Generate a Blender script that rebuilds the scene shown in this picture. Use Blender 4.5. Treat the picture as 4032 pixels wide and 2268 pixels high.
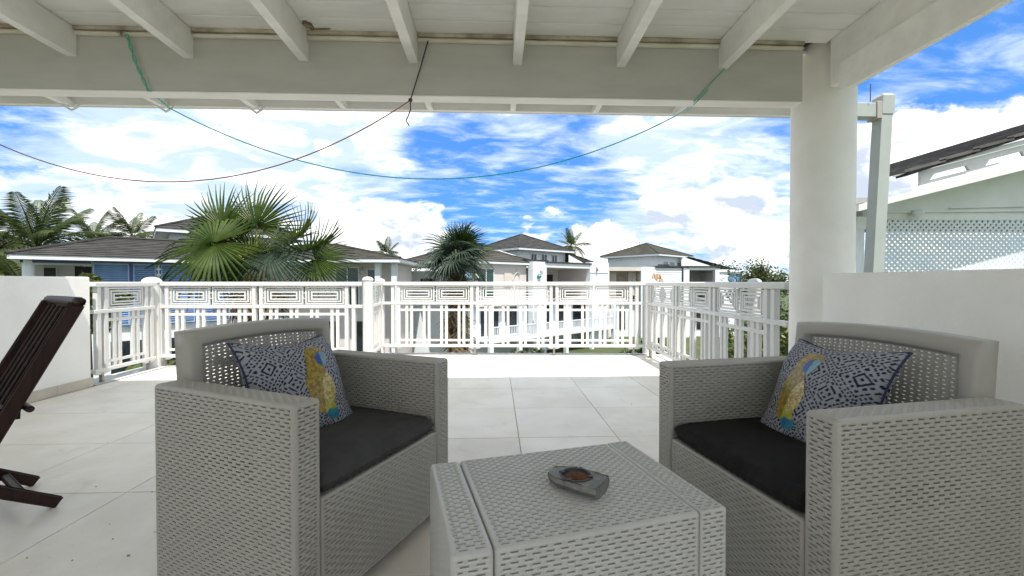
import bpy, math, random
from mathutils import Vector, Matrix
R = math.radians
random.seed(7)
for o in list(bpy.data.objects):
    bpy.data.objects.remove(o)
scene = bpy.context.scene
col = scene.collection

# ---------------------------------------------------------------- camera
cam_d = bpy.data.cameras.new("camera")
cam_d.sensor_width = 36.0
cam_d.lens = 14.953
cam_d.clip_start = 0.05
cam_d.clip_end = 4000
cam = bpy.data.objects.new("camera", cam_d)
col.objects.link(cam)
cam.location = (0, 0, 0.955)
cam.rotation_euler = (R(90 - 0.82), 0, R(-2.2))
scene.camera = cam

# ---------------------------------------------------------------- world
SUN_EL = 64.0
SUN_H = Vector((0.30, -0.954))            # where the sun stands, seen from above
SKY_STRENGTH = 0.12
SKY_TINT = (0.138, 0.276, 0.488)               # deep tropical blue between the clouds
world = bpy.data.worlds.new("World")
scene.world = world
world.use_nodes = True
wt = world.node_tree
wt.nodes.clear()


class NT:
    """tiny helper for building node trees"""
    def __init__(s, t): s.t = t
    def new(s, typ, **kw):
        n = s.t.nodes.new(typ)
        for k, v in kw.items(): setattr(n, k, v)
        return n
    def put(s, sock, v):
        if isinstance(v, bpy.types.NodeSocket): s.t.links.new(v, sock)
        elif v is not None:
            if hasattr(sock.default_value, '__len__') and not hasattr(v, '__len__'): v = (v, v, v)
            if hasattr(sock.default_value, '__len__') and len(sock.default_value) == 4 and len(v) == 3: v = (*v, 1)
            sock.default_value = v
    def math(s, op, a, b=None, c=None, clamp=False):
        n = s.new('ShaderNodeMath', operation=op, use_clamp=clamp)
        s.put(n.inputs[0], a); s.put(n.inputs[1], b)
        if c is not None: s.put(n.inputs[2], c)
        return n.outputs[0]
    def vmath(s, op, a, b=None, out=0):
        n = s.new('ShaderNodeVectorMath', operation=op)
        s.put(n.inputs[0], a)
        if b is not None: s.put(n.inputs[3 if op == 'SCALE' else 1], b)
        return n.outputs['Value'] if out else n.outputs[0]
    def mix(s, fac, a, b, blend='MIX'):
        n = s.new('ShaderNodeMix', data_type='RGBA', blend_type=blend)
        s.put(n.inputs[0], fac); s.put(n.inputs[6], a); s.put(n.inputs[7], b)
        return n.outputs[2]
    def noise(s, vec, scale, detail=4, rough=0.55, dist=0.0, out=0, dim='3D', w=None):
        n = s.new('ShaderNodeTexNoise', noise_dimensions=dim)
        if vec is not None: s.t.links.new(vec, n.inputs['Vector'])
        n.inputs['Scale'].default_value = scale
        n.inputs['Detail'].default_value = detail
        n.inputs['Roughness'].default_value = rough
        n.inputs['Distortion'].default_value = dist
        return n.outputs[out]
    def smooth(s, v, a, b, lo=0.0, hi=1.0):
        n = s.new('ShaderNodeMapRange', interpolation_type='SMOOTHSTEP')
        s.put(n.inputs[0], v)
        for i, x in enumerate((a, b, lo, hi)): n.inputs[i + 1].default_value = x
        return n.outputs[0]
    def lin(s, v, a, b, lo=0.0, hi=1.0):
        n = s.new('ShaderNodeMapRange')
        s.put(n.inputs[0], v)
        for i, x in enumerate((a, b, lo, hi)): n.inputs[i + 1].default_value = x
        return n.outputs[0]


w = NT(wt)
sky = w.new('ShaderNodeTexSky', sky_type='NISHITA', sun_disc=False)
sky.sun_elevation = R(SUN_EL)
sky.sun_rotation = math.atan2(SUN_H.x, SUN_H.y)
sky.air_density = 1.0
sky.dust_density = 0.6
sky.ozone_density = 2.0
D = w.new('ShaderNodeTexCoord').outputs['Generated']
D = w.vmath('NORMALIZE', D)
sep = w.new('ShaderNodeSeparateXYZ'); wt.links.new(D, sep.inputs[0])
dz = w.math('MAXIMUM', sep.outputs[2], 0.0)
inv = w.math('DIVIDE', 1.0, w.math('ADD', dz, 0.16))
P = w.vmath('SCALE', D, inv)                               # flat cloud deck seen in perspective
stretch = w.new('ShaderNodeMapping'); wt.links.new(P, stretch.inputs[0])
stretch.inputs['Location'].default_value = (3.1, 1.7, 0.4)
stretch.inputs['Rotation'].default_value = (0, 0, R(-24))
stretch.inputs['Scale'].default_value = (1.0, 1.4, 1.0)
n1 = w.noise(stretch.outputs[0], 1.7, 11, 0.62, 0.3)       # high thin veil
P2 = w.new('ShaderNodeMapping'); wt.links.new(D, P2.inputs[0])
P2.inputs['Scale'].default_value = (1.0, 1.0, 1.6)
P2.inputs['Location'].default_value = (0.35, 0.1, 0.0)
n2 = w.noise(P2.outputs[0], 6.5, 12, 0.58, 0.2)            # heaped clouds
P3 = w.vmath('ADD', P2.outputs[0], (0.020, -0.01, 0.055))
n2b = w.noise(P3, 6.5, 5, 0.55, 0.2)
# where the day's clouds lie: (direction, reach, weight)
VEIL = [
    ((0.15, 0.945, 0.26), 0.62, -0.20), ((0.02, 0.975, 0.20), 0.36, -0.10), ((0.69, 0.66, 0.32), 0.32, -0.20), ((-0.715, 0.655, 0.245), 0.14, -0.12),
    ((-0.088, 0.978, 0.190), 0.25, -0.26), ((0.0, 0.975, 0.20), 0.20, -0.18), ((0.25, 0.945, 0.19), 0.18, -0.14), ((0.076, 0.977, 0.200), 0.22, -0.15),
    ((-0.125, 0.94, 0.315), 0.10, -0.10), ((0.149, 0.924, 0.353), 0.12, -0.10), ((-0.715, 0.655, 0.245), 0.12, -0.16), ((0.70, 0.64, 0.33), 0.26, -0.24),
    ((0.62, 0.72, 0.30), 0.16, -0.14), ((0.53, 0.83, 0.17), 0.12, -0.10), ((0.42, 0.90, 0.055), 0.14, -0.08),
    ((-0.42, 0.86, 0.26), 0.34, 0.05), ((-0.63, 0.75, 0.20), 0.36, 0.02), ((-0.213, 0.937, 0.276), 0.10, 0.14), ((0.02, 0.95, 0.31), 0.16, 0.27),
    ((0.34, 0.89, 0.29), 0.20, 0.10), ((0.30, 0.93, 0.11), 0.25, 0.14), ((0.47, 0.87, 0.27), 0.10, 0.10),
]
HEAP = [
    ((0.095, 0.989, 0.095), 0.15, 0.15), ((0.24, 0.965, 0.10), 0.16, 0.19), ((0.34, 0.93, 0.120), 0.15, 0.22), ((0.45, 0.88, 0.145), 0.15, 0.22), ((0.52, 0.84, 0.13), 0.12, 0.16),
    ((-0.262, 0.957, 0.110), 0.16, 0.20), ((-0.15, 0.98, 0.08), 0.13, 0.17), ((-0.34, 0.93, 0.12), 0.14, 0.15),
    ((-0.66, 0.73, 0.13), 0.16, 0.10), ((0.76, 0.61, 0.235), 0.16, 0.22), ((0.71, 0.68, 0.195), 0.16, 0.17), ((0.655, 0.74, 0.14), 0.15, 0.13),
    ((0.0, 0.96, 0.26), 0.40, -0.16), ((0.35, 0.9, 0.30), 0.28, -0.14), ((-0.5, 0.8, 0.3), 0.38, -0.20), ((0.69, 0.63, 0.36), 0.17, -0.25),
]


def bias(lst):
    acc = None
    for d, rad, wgt in lst:
        dist = w.vmath('DISTANCE', D, tuple(Vector(d).normalized()), out=1)
        term = w.smooth(dist, 0.0, rad, wgt, 0.0)
        acc = term if acc is None else w.math('ADD', acc, term)
    return acc


dA = w.math('ADD', w.math('ADD', n1, 0.25), bias(VEIL))
dB = w.math('ADD', n2, bias(HEAP))
covA = w.math('MULTIPLY', w.smooth(dA, 0.42, 0.80), 0.92)
covB = w.smooth(dB, 0.535, 0.635)
lit = w.math('ADD', w.math('MULTIPLY', w.math('SUBTRACT', n2, n2b), 3.8), 0.40, clamp=True)
lit = w.math('MULTIPLY', lit, w.lin(w.noise(P2.outputs[0], 2.6, 3, 0.5), 0.3, 0.7, 0.75, 1.1), clamp=True)
CL = 1.0 / SKY_STRENGTH
heap = w.mix(lit, tuple(c * CL for c in (0.190, 0.214, 0.252)), tuple(c * CL for c in (0.62, 0.60, 0.555)))
veil = w.mix(w.smooth(w.noise(stretch.outputs[0], 3.1, 8, 0.6, 0.6), 0.42, 0.74), tuple(c * CL for c in (0.210, 0.255, 0.290)), tuple(c * CL for c in (0.56, 0.54, 0.495)))
blue = w.mix(0.55, w.mix(1.0, sky.outputs[0], SKY_TINT, 'MULTIPLY'), tuple(c * CL for c in (0.033, 0.106, 0.268)))
st2 = w.new('ShaderNodeMapping'); wt.links.new(P, st2.inputs[0])
st2.inputs['Location'].default_value = (7.3, 2.2, 1.4)
st2.inputs['Rotation'].default_value = (0, 0, R(-38))
st2.inputs['Scale'].default_value = (0.9, 1.7, 1.0)
n3 = w.noise(st2.outputs[0], 3.8, 12, 0.60, 0.35)           # torn wisps all over
covC = w.math('MULTIPLY', w.smooth(n3, 0.42, 0.76), 0.78)
wisp = tuple(c * CL for c in (0.27, 0.305, 0.335))
final = w.mix(covB, w.mix(covA, w.mix(covC, blue, wisp), veil), heap)
bg = w.new('ShaderNodeBackground')
wt.links.new(final, bg.inputs[0])
bg.inputs[1].default_value = SKY_STRENGTH
outw = w.new('ShaderNodeOutputWorld')
wt.links.new(bg.outputs[0], outw.inputs[0])

# ---------------------------------------------------------------- sun
sun_d = bpy.data.lights.new("sun", 'SUN')
sun_d.energy = 2.0
sun_d.angle = R(0.6)
sun_d.color = (1.0, 0.955, 0.88)
sun = bpy.data.objects.new("sun", sun_d)
col.objects.link(sun)
h = SUN_H.normalized()
to_sun = Vector((h.x * math.cos(R(SUN_EL)), h.y * math.cos(R(SUN_EL)), math.sin(R(SUN_EL))))
sun.rotation_euler = (-to_sun).to_track_quat('-Z', 'Y').to_euler()
sun.location = (3, -8, 20)

vs = scene.view_settings
vs.view_transform = 'Standard'
vs.look = 'None'
vs.exposure = 1.92
vs.gamma = 1.0
vs.use_curve_mapping = False
scene.cycles.max_bounces = 10
scene.cycles.diffuse_bounces = 6
scene.cycles.transparent_max_bounces = 12
scene.cycles.use_denoising = True

# ---------------------------------------------------------------- object helpers
MW = {}                                                    # world matrix of the roots


def tag(o, label=None, cat=None, group=None, kind=None):
    if label: o['label'] = label
    if cat: o['category'] = cat
    if group: o['group'] = group
    if kind: o['kind'] = kind
    return o


def empty(name, loc=(0, 0, 0), rz=0.0, label=None, cat=None, group=None, kind=None):
    o = bpy.data.objects.new(name, None)
    o.empty_display_size = 0.1
    col.objects.link(o)
    o.location = loc
    o.rotation_euler = (0, 0, rz)
    MW[o] = Matrix.Translation(loc) @ Matrix.Rotation(rz, 4, 'Z')
    return tag(o, label, cat, group, kind)


def mesh_obj(name, me, parent=None, loc=(0, 0, 0), rot=(0, 0, 0), scale=None):
    o = bpy.data.objects.new(name, me)
    col.objects.link(o)
    o.location = loc
    o.rotation_euler = rot
    if scale: o.scale = scale
    if parent: o.parent = parent
    return o


class MB:
    """collects faces of one mesh; T maps what is added into place"""
    def __init__(s, T=None):
        s.v, s.f, s.m, s.sm = [], [], [], []
        s.T = T or Matrix()
        s.mi, s.smooth = 0, False
    def add(s, verts, faces):
        b = len(s.v)
        T = s.T
        s.v += [T @ Vector(p) for p in verts]
        for f in faces:
            s.f.append([b + i for i in f]); s.m.append(s.mi); s.sm.append(s.smooth)
    def box(s, c, d, rz=0.0, rx=0.0, ry=0.0):
        M = Matrix.Translation(c)
        if rz: M = M @ Matrix.Rotation(rz, 4, 'Z')
        if ry: M = M @ Matrix.Rotation(ry, 4, 'Y')
        if rx: M = M @ Matrix.Rotation(rx, 4, 'X')
        x, y, z = d[0] / 2, d[1] / 2, d[2] / 2
        vv = [M @ Vector(p) for p in ((-x, -y, -z), (x, -y, -z), (x, y, -z), (-x, y, -z), (-x, -y, z), (x, -y, z), (x, y, z), (-x, y, z))]
        s.add(vv, [(0, 3, 2, 1), (4, 5, 6, 7), (0, 1, 5, 4), (1, 2, 6, 5), (2, 3, 7, 6), (3, 0, 4, 7)])
    def b2(s, x0, x1, y0, y1, z0, z1):
        s.box(((x0 + x1) / 2, (y0 + y1) / 2, (z0 + z1) / 2), (x1 - x0, y1 - y0, z1 - z0))
    def bevbox(s, x0, x1, y0, y1, z0, z1, r=0.004):
        """box with its upper and side edges cut off at 45 degrees"""
        def ring(i, z): return [(x0 + i, y0 + i, z), (x1 - i, y0 + i, z), (x1 - i, y1 - i, z), (x0 + i, y1 - i, z)]
        vv = ring(r, z0) + ring(0, z0 + r) + ring(0, z1 - r) + ring(r, z1)
        ff = [(3, 2, 1, 0), (12, 13, 14, 15)]
        for k in range(3):
            for i in range(4):
                j = (i + 1) % 4
                ff.append((k * 4 + i, k * 4 + j, k * 4 + 4 + j, k * 4 + 4 + i))
        s.add(vv, ff)
    def quad(s, a, b, c, d): s.add([a, b, c, d], [(0, 1, 2, 3)])
    def prism(s, poly, z0, z1):
        n = len(poly)
        vv = [(p[0], p[1], z0) for p in poly] + [(p[0], p[1], z1) for p in poly]
        ff = [tuple(range(n - 1, -1, -1)), tuple(range(n, 2 * n))]
        ff += [(i, (i + 1) % n, n + (i + 1) % n, n + i) for i in range(n)]
        s.add(vv, ff)
    def extr(s, poly, axis, a, b):
        """extrude a 2D polygon along 'x' or 'y' (poly in the other two axes)"""
        def P3(p, t): return (t, p[0], p[1]) if axis == 'x' else (p[0], t, p[1])
        n = len(poly)
        vv = [P3(p, a) for p in poly] + [P3(p, b) for p in poly]
        ff = [tuple(range(n)), tuple(range(2 * n - 1, n - 1, -1))]
        ff += [(i, n + i, n + (i + 1) % n, (i + 1) % n) for i in range(n)]
        s.add(vv, ff)
    def tube(s, pts, rad, n=8, cap=True):
        pts = [Vector(p) for p in pts]
        rads = rad if isinstance(rad, (list, tuple)) else [rad] * len(pts)
        vv, ff = [], []
        ref = Vector((0, 0, 1))
        for i, p in enumerate(pts):
            t = (pts[min(i + 1, len(pts) - 1)] - pts[max(i - 1, 0)]).normalized()
            if abs(t.dot(ref)) > 0.95: ref = Vector((1, 0, 0)) if abs(t.x) < 0.9 else Vector((0, 1, 0))
            a = t.cross(ref).normalized(); b = t.cross(a).normalized()
            for k in range(n):
                an = 2 * math.pi * k / n
                vv.append(p + (a * math.cos(an) + b * math.sin(an)) * rads[i])
        for i in range(len(pts) - 1):
            for k in range(n):
                k2 = (k + 1) % n
                ff.append((i * n + k, i * n + k2, (i + 1) * n + k2, (i + 1) * n + k))
        if cap:
            ff.append(tuple(range(n))); ff.append(tuple(range((len(pts) - 1) * n + n - 1, (len(pts) - 1) * n - 1, -1)))
        s.add(vv, ff)
    def lathe(s, prof, n=24, c=(0, 0, 0)):
        vv, ff = [], []
        for r, z in prof:
            for k in range(n):
                a = 2 * math.pi * k / n
                vv.append((c[0] + r * math.cos(a), c[1] + r * math.sin(a), c[2] + z))
        for i in range(len(prof) - 1):
            for k in range(n):
                k2 = (k + 1) % n
                ff.append((i * n + k, i * n + k2, (i + 1) * n + k2, (i + 1) * n + k))
        s.add(vv, ff)
    def mesh(s, name, mat, inv=None):
        me = bpy.data.meshes.new(name)
        vv = [inv @ p for p in s.v] if inv else s.v
        me.from_pydata([tuple(p) for p in vv], [], s.f)
        for m in (mat if isinstance(mat, (list, tuple)) else [mat]): me.materials.append(m)
        if any(s.m): me.polygons.foreach_set('material_index', s.m)
        if any(s.sm): me.polygons.foreach_set('use_smooth', s.sm)
        me.update()
        return me
    def build(s, name, mat, parent=None, local=False, center=False, **tags):
        """local: the vertices already are in the parent's own frame"""
        inv = None
        if parent is not None and not local and parent in MW: inv = MW[parent].inverted()
        o = mesh_obj(name, s.mesh(name, mat, inv), parent)
        if parent is not None and not local:
            MW[o] = MW.get(parent, Matrix()).copy()
        return tag(o, **tags)


def frame(x, y, deg, z=0.0): return Matrix.Translation((x, y, z)) @ Matrix.Rotation(R(deg), 4, 'Z')


# ---------------------------------------------------------------- materials
def mat(name, colr, rough=0.6, var=0.0, scale=6.0, spec=0.5, bump=0.0, bscale=40.0, metal=0.0, trans=0.0, second=None, obj=True, stretch=None, sub=None):
    m = bpy.data.materials.new(name)
    m.use_nodes = True
    t = NT(m.node_tree)
    b = m.node_tree.nodes['Principled BSDF']
    b.inputs['Roughness'].default_value = rough
    b.inputs['Specular IOR Level'].default_value = spec
    b.inputs['Metallic'].default_value = metal
    tc = t.new('ShaderNodeTexCoord').outputs['Object' if obj else 'Generated']
    if stretch:
        mp = t.new('ShaderNodeMapping'); m.node_tree.links.new(tc, mp.inputs[0]); mp.inputs['Scale'].default_value = stretch
        tc = mp.outputs[0]
    if var or second:
        n = t.noise(tc, scale, 6, 0.6)
        f = t.smooth(n, 0.32, 0.68)
        lo = tuple(c * (1 - var) for c in colr); hi = second or tuple(min(1, c * (1 + var)) for c in colr)
        m.node_tree.links.new(t.mix(f, lo if not second else colr, hi), b.inputs['Base Color'])
    else:
        b.inputs['Base Color'].default_value = (*colr, 1)
    if bump:
        bn = t.new('ShaderNodeBump'); bn.inputs['Strength'].default_value = bump; bn.inputs['Distance'].default_value = 0.01
        m.node_tree.links.new(t.noise(tc, bscale, 5, 0.6), bn.inputs['Height'])
        m.node_tree.links.new(bn.outputs[0], b.inputs['Normal'])
    if trans:
        tr = t.new('ShaderNodeBsdfTranslucent')
        src = b.inputs['Base Color'].links
        if src: m.node_tree.links.new(src[0].from_socket, tr.inputs[0])
        else: tr.inputs[0].default_value = (*colr, 1)
        mx = t.new('ShaderNodeMixShader'); mx.inputs[0].default_value = trans
        m.node_tree.links.new(b.outputs[0], mx.inputs[1]); m.node_tree.links.new(tr.outputs[0], mx.inputs[2])
        m.node_tree.links.new(mx.outputs[0], m.node_tree.nodes['Material Output'].inputs[0])
    return m


WHITE = mat('white_paint', (0.84, 0.83, 0.79), 0.5, 0.025, 4, bump=0.06, bscale=30)
RAILW = mat('white_rail_paint', (0.60, 0.60, 0.59), 0.4, 0.03, 9)
CEIL = mat('ceiling_paint', (0.845, 0.84, 0.82), 0.55, 0.05, 2.5, bump=0.08, bscale=25, stretch=(1, 4, 4))
STUCCO = mat('white_render', (0.80, 0.785, 0.75), 0.75, second=(0.86, 0.845, 0.81), scale=2.6, bump=0.22, bscale=55)
COLUMN = mat('column_paint', (0.78, 0.76, 0.715), 0.6, second=(0.85, 0.83, 0.79), scale=3.2, bump=0.12, bscale=18)
BEAMM = mat('beam_paint_shaded', (0.50, 0.495, 0.47), 0.6, 0.05, 2.5, bump=0.08, bscale=25, stretch=(1, 4, 4))  # darker copy of the ceiling paint; holds the beam's shade in its colour
TILE = [mat('floor_tile_%s' % 'abcde'[i], c, 0.36, scale=2.3, spec=0.5, second=s2, bump=0.05, bscale=7) for i, (c, s2) in enumerate((
    ((0.70, 0.645, 0.56), (0.80, 0.75, 0.67)), ((0.66, 0.605, 0.525), (0.765, 0.715, 0.635)), ((0.71, 0.66, 0.58), (0.79, 0.745, 0.67)),
    ((0.675, 0.63, 0.56), (0.775, 0.735, 0.665)), ((0.72, 0.66, 0.565), (0.81, 0.755, 0.665))))]
for m_ in TILE:                                            # scuffs and dried drops, fine specks of dust
    t_ = NT(m_.node_tree); b_ = m_.node_tree.nodes['Principled BSDF']
    old_ = b_.inputs['Base Color'].links[0].from_socket
    tc_ = t_.new('ShaderNodeTexCoord').outputs['Object']
    f1 = t_.math('MULTIPLY', t_.smooth(t_.noise(tc_, 5.5, 9, 0.72, 0.8), 0.54, 0.70), 0.36)
    f2 = t_.math('MULTIPLY', t_.smooth(t_.noise(tc_, 85, 2, 0.5), 0.69, 0.74), 0.45)
    c1 = t_.mix(f1, old_, (0.50, 0.44, 0.36))
    m_.node_tree.links.new(t_.mix(f2, c1, (0.36, 0.31, 0.25)), b_.inputs['Base Color'])
    m_.node_tree.links.new(t_.lin(t_.noise(tc_, 3.0, 5, 0.6), 0.3, 0.7, 0.28, 0.50), b_.inputs['Roughness'])
GROUT = mat('grout', (0.30, 0.265, 0.22), 0.9, second=(0.44, 0.40, 0.34), scale=5)
SKIRT = mat('skirting_tile', (0.50, 0.45, 0.38), 0.4, 0.08, 5)
EDGING = mat('edge_strip', (0.42, 0.42, 0.42), 0.7, 0.1, 8)
WICKER = mat('grey_plastic_weave', (0.345, 0.327, 0.292), 0.42, 0.03, 6, 0.5)
TABLEM = mat('pale_plastic_weave', (0.46, 0.455, 0.435), 0.30, 0.03, 6, 0.5)
CHARCOAL = mat('black_fabric', (0.015, 0.0145, 0.014), 0.9, 0.15, 30, 0.2, bump=0.5, bscale=260)
FADED = mat('faded_charcoal_fabric', (0.058, 0.057, 0.057), 0.9, 0.12, 14, 0.2, bump=0.5, bscale=260)
DARKWOOD = mat('dark_red_wood', (0.026, 0.010, 0.007), 0.5, 0.4, 5, 0.3, stretch=(12, 12, 1.5))
STEEL = mat('dull_steel', (0.30, 0.29, 0.26), 0.45, 0.2, 20, metal=0.7)
STONE = mat('ashtray_stone', (0.165, 0.16, 0.145), 0.55, 0.25, 40, bump=0.3, bscale=120)
STONE_D = mat('ashtray_groove', (0.035, 0.03, 0.03), 0.5, 0.3, 50)
BROWN = mat('burnt_bowl', (0.12, 0.045, 0.012), 0.4, 0.5, 30)
ROOF = mat('weathered_roof_tile', (0.014, 0.013, 0.0125), 0.85, second=(0.042, 0.039, 0.036), scale=2.2, stretch=(1, 1, 3), bump=0.3, bscale=9)
ROOF_O = mat('mossy_roof_tile', (0.024, 0.022, 0.015), 0.85, second=(0.054, 0.049, 0.037), scale=1.6, bump=0.3, bscale=9)
ROOF_N = mat('grey_roof_tile', (0.05, 0.046, 0.044), 0.8, second=(0.11, 0.10, 0.095), scale=5, bump=0.3, bscale=20)
HWHITE = mat('house_white', (0.62, 0.65, 0.68), 0.7, 0.04, 1.5)
HPINK = mat('house_warm_white', (0.54, 0.505, 0.49), 0.75, 0.03, 2)
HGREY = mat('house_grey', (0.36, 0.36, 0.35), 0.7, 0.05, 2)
HBEIGE = mat('house_beige', (0.52, 0.48, 0.42), 0.7, 0.08, 2)
GLASSD = mat('dark_window_glass', (0.015, 0.022, 0.028), 0.08, 0.3, 2, 0.6)
GLASST = mat('teal_window_glass', (0.015, 0.055, 0.06), 0.08, 0.3, 2, 0.6)
BLACK = mat('dark_opening', (0.012, 0.012, 0.014), 0.6)
BLUE = mat('blue_shutter_paint', (0.24, 0.37, 0.60), 0.5, 0.10, 3)
BLUED = mat('dark_blue_frame', (0.03, 0.06, 0.16), 0.5)
LATT = mat('pale_lattice', (0.60, 0.65, 0.66), 0.5, 0.04, 4)
HGREEN = mat('pale_green_white', (0.68, 0.71, 0.68), 0.6, 0.05, 3)
FAN = [mat('fan_leaf_%s' % n, c, 0.5, spec=0.3, second=s2, scale=3, trans=0.28) for n, c, s2 in (
    ('green', (0.020, 0.044, 0.004), (0.062, 0.098, 0.012)), ('blue', (0.036, 0.062, 0.040), (0.078, 0.108, 0.076)),
    ('yellow', (0.07, 0.11, 0.012), (0.12, 0.14, 0.02)), ('dead', (0.13, 0.085, 0.045), (0.24, 0.175, 0.10)))]
STEM = mat('palm_stem', (0.20, 0.21, 0.06), 0.5, 0.2, 8)
TRUNK = mat('palm_trunk', (0.14, 0.115, 0.085), 0.9, 0.35, 9, stretch=(1, 1, 5), bump=0.6, bscale=15)
FLOWER = mat('orange_palm_flower', (0.42, 0.20, 0.03), 0.7, 0.35, 12)
FROND = [mat('coconut_frond_%s' % n, c, 0.45, second=s2, scale=2, trans=0.25) for n, c, s2 in (
    ('green', (0.032, 0.054, 0.013), (0.074, 0.098, 0.026)), ('olive', (0.062, 0.066, 0.018), (0.11, 0.10, 0.03)))]
LEAFM = [mat('leaf_%s' % n, c, 0.5, second=s2, scale=1.3, trans=0.25) for n, c, s2 in (
    ('mid', (0.028, 0.055, 0.010), (0.065, 0.10, 0.02)), ('yellow', (0.075, 0.10, 0.014), (0.13, 0.13, 0.03)), ('dark', (0.012, 0.026, 0.008), (0.034, 0.058, 0.016)))]
GRASS = mat('grass_ground', (0.032, 0.052, 0.012), 0.9, second=(0.075, 0.085, 0.03), scale=0.8)
PATHM = mat('concrete_path', (0.42, 0.41, 0.39), 0.85, 0.1, 1)
MINT = mat('green_nylon_line', (0.10, 0.42, 0.30), 0.4)
TEALL = mat('teal_line', (0.02, 0.52, 0.56), 0.4)
DARKL = mat('dark_wire', (0.035, 0.022, 0.030), 0.5)
PURPL = mat('maroon_wire', (0.30, 0.08, 0.10), 0.5)
# the trim along the ceiling is stained with mildew and old glue
TRIMM = mat('stained_trim', (0.62, 0.57, 0.45), 0.55, second=(0.72, 0.70, 0.62), scale=4)
_t = NT(TRIMM.node_tree)
_b = TRIMM.node_tree.nodes['Principled BSDF']
_old = _b.inputs['Base Color'].links[0].from_socket
_tc = _t.new('ShaderNodeTexCoord').outputs['Object']
_st = _t.smooth(_t.noise(_tc, 5.0, 7, 0.7), 0.60, 0.72)
TRIMM.node_tree.links.new(_t.mix(_st, _old, (0.10, 0.075, 0.05)), _b.inputs['Base Color'])
# ================================================================ TERRACE FLOOR
slab = MB()
slab.b2(-3.95, 2.25, -2.6, 4.93, -0.32, -0.014)
slab.prism([(-1.66, 4.932), (2.25, 4.932), (2.25, 5.53), (-1.66, 5.735)], -0.32, -0.014)
floor = slab.build('floor', GROUT, kind='structure')
GX, GY, TS, GAP = 0.142, 1.985, 0.606, 0.0038


def front_y(x): return 5.655 - 0.054 * (x + 1.55)


for i in range(-7, 4):
    for j in range(-8, 7):
        x0, x1 = GX + i * TS + GAP / 2, GX + (i + 1) * TS - GAP / 2
        y0, y1 = GY + j * TS + GAP / 2, GY + (j + 1) * TS - GAP / 2
        x0, x1 = max(x0, -3.66), min(x1, 2.06)
        if x1 - x0 < 0.02: continue
        if y0 > 5.65: continue
        lim0 = lim1 = y1
        if x1 <= -1.40 or x0 < -1.60:
            if y0 > 4.85: 
                if x1 < -1.55: continue
                x0 = max(x0, -1.58)
            elif x1 <= -1.55: lim0 = lim1 = min(y1, 4.90)
        lim0, lim1 = min(lim0, front_y(x0)), min(lim1, front_y(x1))
        if lim0 - y0 < 0.015 or lim1 - y0 < 0.015: continue
        t = MB()
        z = random.uniform(-0.0006, 0.0006)
        r = 0.0015
        t.add([(x0 + r, y0 + r, z), (x1 - r, y0 + r, z), (x1 - r, lim1 - r, z), (x0 + r, lim0 - r, z),
               (x0, y0, z - 0.0015), (x1, y0, z - 0.0015), (x1, lim1, z - 0.0015), (x0, lim0, z - 0.0015),
               (x0, y0, -0.0135), (x1, y0, -0.0135), (x1, lim1, -0.0135), (x0, lim0, -0.0135)],
              [(0, 1, 2, 3)] + [(k, 4 + k, 4 + (k + 1) % 4, (k + 1) % 4) for k in range(4)] + [(4 + k, 8 + k, 8 + (k + 1) % 4, 4 + (k + 1) % 4) for k in range(4)])
        t.build('tile', random.choice(TILE), floor)
e = MB()
e.prism([(-1.60, 5.662), (2.10, 5.462), (2.10, 5.53), (-1.60, 5.735)], -0.013, 0.012)
e.b2(-3.93, -1.60, 4.905, 4.965, -0.013, 0.010)
e.b2(-3.93, -3.665, 4.03, 4.905, -0.013, 0.010)
e.b2(2.065, 2.22, 2.30, 5.46, -0.013, 0.010)
e.build('edge_strip', EDGING, floor)

# small marks and crumbs that lie on the tiles
cr = MB()
for x, y, s in ((-1.42, 1.62, 0.008), (-1.52, 1.72, 0.006), (-1.28, 1.52, 0.012), (-1.45, 1.50, 0.007), (-1.56, 1.98, 0.009), (-1.86, 2.04, 0.008),
                (-1.30, 1.66, 0.007), (1.06, 3.27, 0.012), (1.2, 2.5, 0.006), (-2.3, 2.6, 0.007), (-1.35, 1.38, 0.011), (-1.62, 1.52, 0.006), (0.4, 3.6, .007), (-2.0, 1.7, .006)):
    cr.box((x, y, 0.0018), (s * 0.7, s * 0.4, 0.002), random.uniform(0, 3))
cr.build('dirt_crumbs', mat('dark_dirt', (0.20, 0.18, 0.15), 0.9), kind='stuff')

# ---------------------------------------------------------------- parapet walls
wl = empty('parapet_wall', (-3.68, 2.0, 0), 0, 'low white rendered wall with beige skirting behind the dark wooden chair', 'wall')
m = MB(); m.bevbox(-3.93, -3.68, -2.6, 4.0, -0.3, 1.0, 0.008); m.build('wall', STUCCO, wl)
y = 4.0
k = 0
while y > -2.5:
    y1 = y - (0.31 if k == 0 else 0.60)
    m = MB(); m.bevbox(-3.679, -3.668, y1 + 0.003, y, 0.0, 0.085, 0.002); m.build('skirting_tile', SKIRT, wl); y = y1; k += 1
m = MB(); m.bevbox(-3.93, -3.668, 4.0005, 4.012, 0.0, 0.085, 0.002); m.build('skirting_tile', SKIRT, wl)
wr = empty('parapet_wall', (1.754, 1.0, 0), 0, 'low white rendered wall behind the armchair, beside the round column', 'wall')
m = MB(); m.bevbox(1.754, 2.0, -2.6, 2.217, -0.3, 1.0, 0.008); m.build('wall', STUCCO, wr)
y = 2.217
while y > -2.5:
    m = MB(); m.bevbox(1.742, 1.753, y - 0.597, y, 0.0, 0.085, 0.002); m.build('skirting_tile', SKIRT, wr); y -= 0.6

# ================================================================ COVERED ROOF
pr = empty('porch_roof', (-0.9, 2.4, 2.0), 0, 'white painted porch roof of boards, rafters and beams overhead', 'roof')
SL = 0.031                                                 # the rafters fall a little outwards


def zc(y, base): return base - SL * (y - 2.4)


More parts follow.
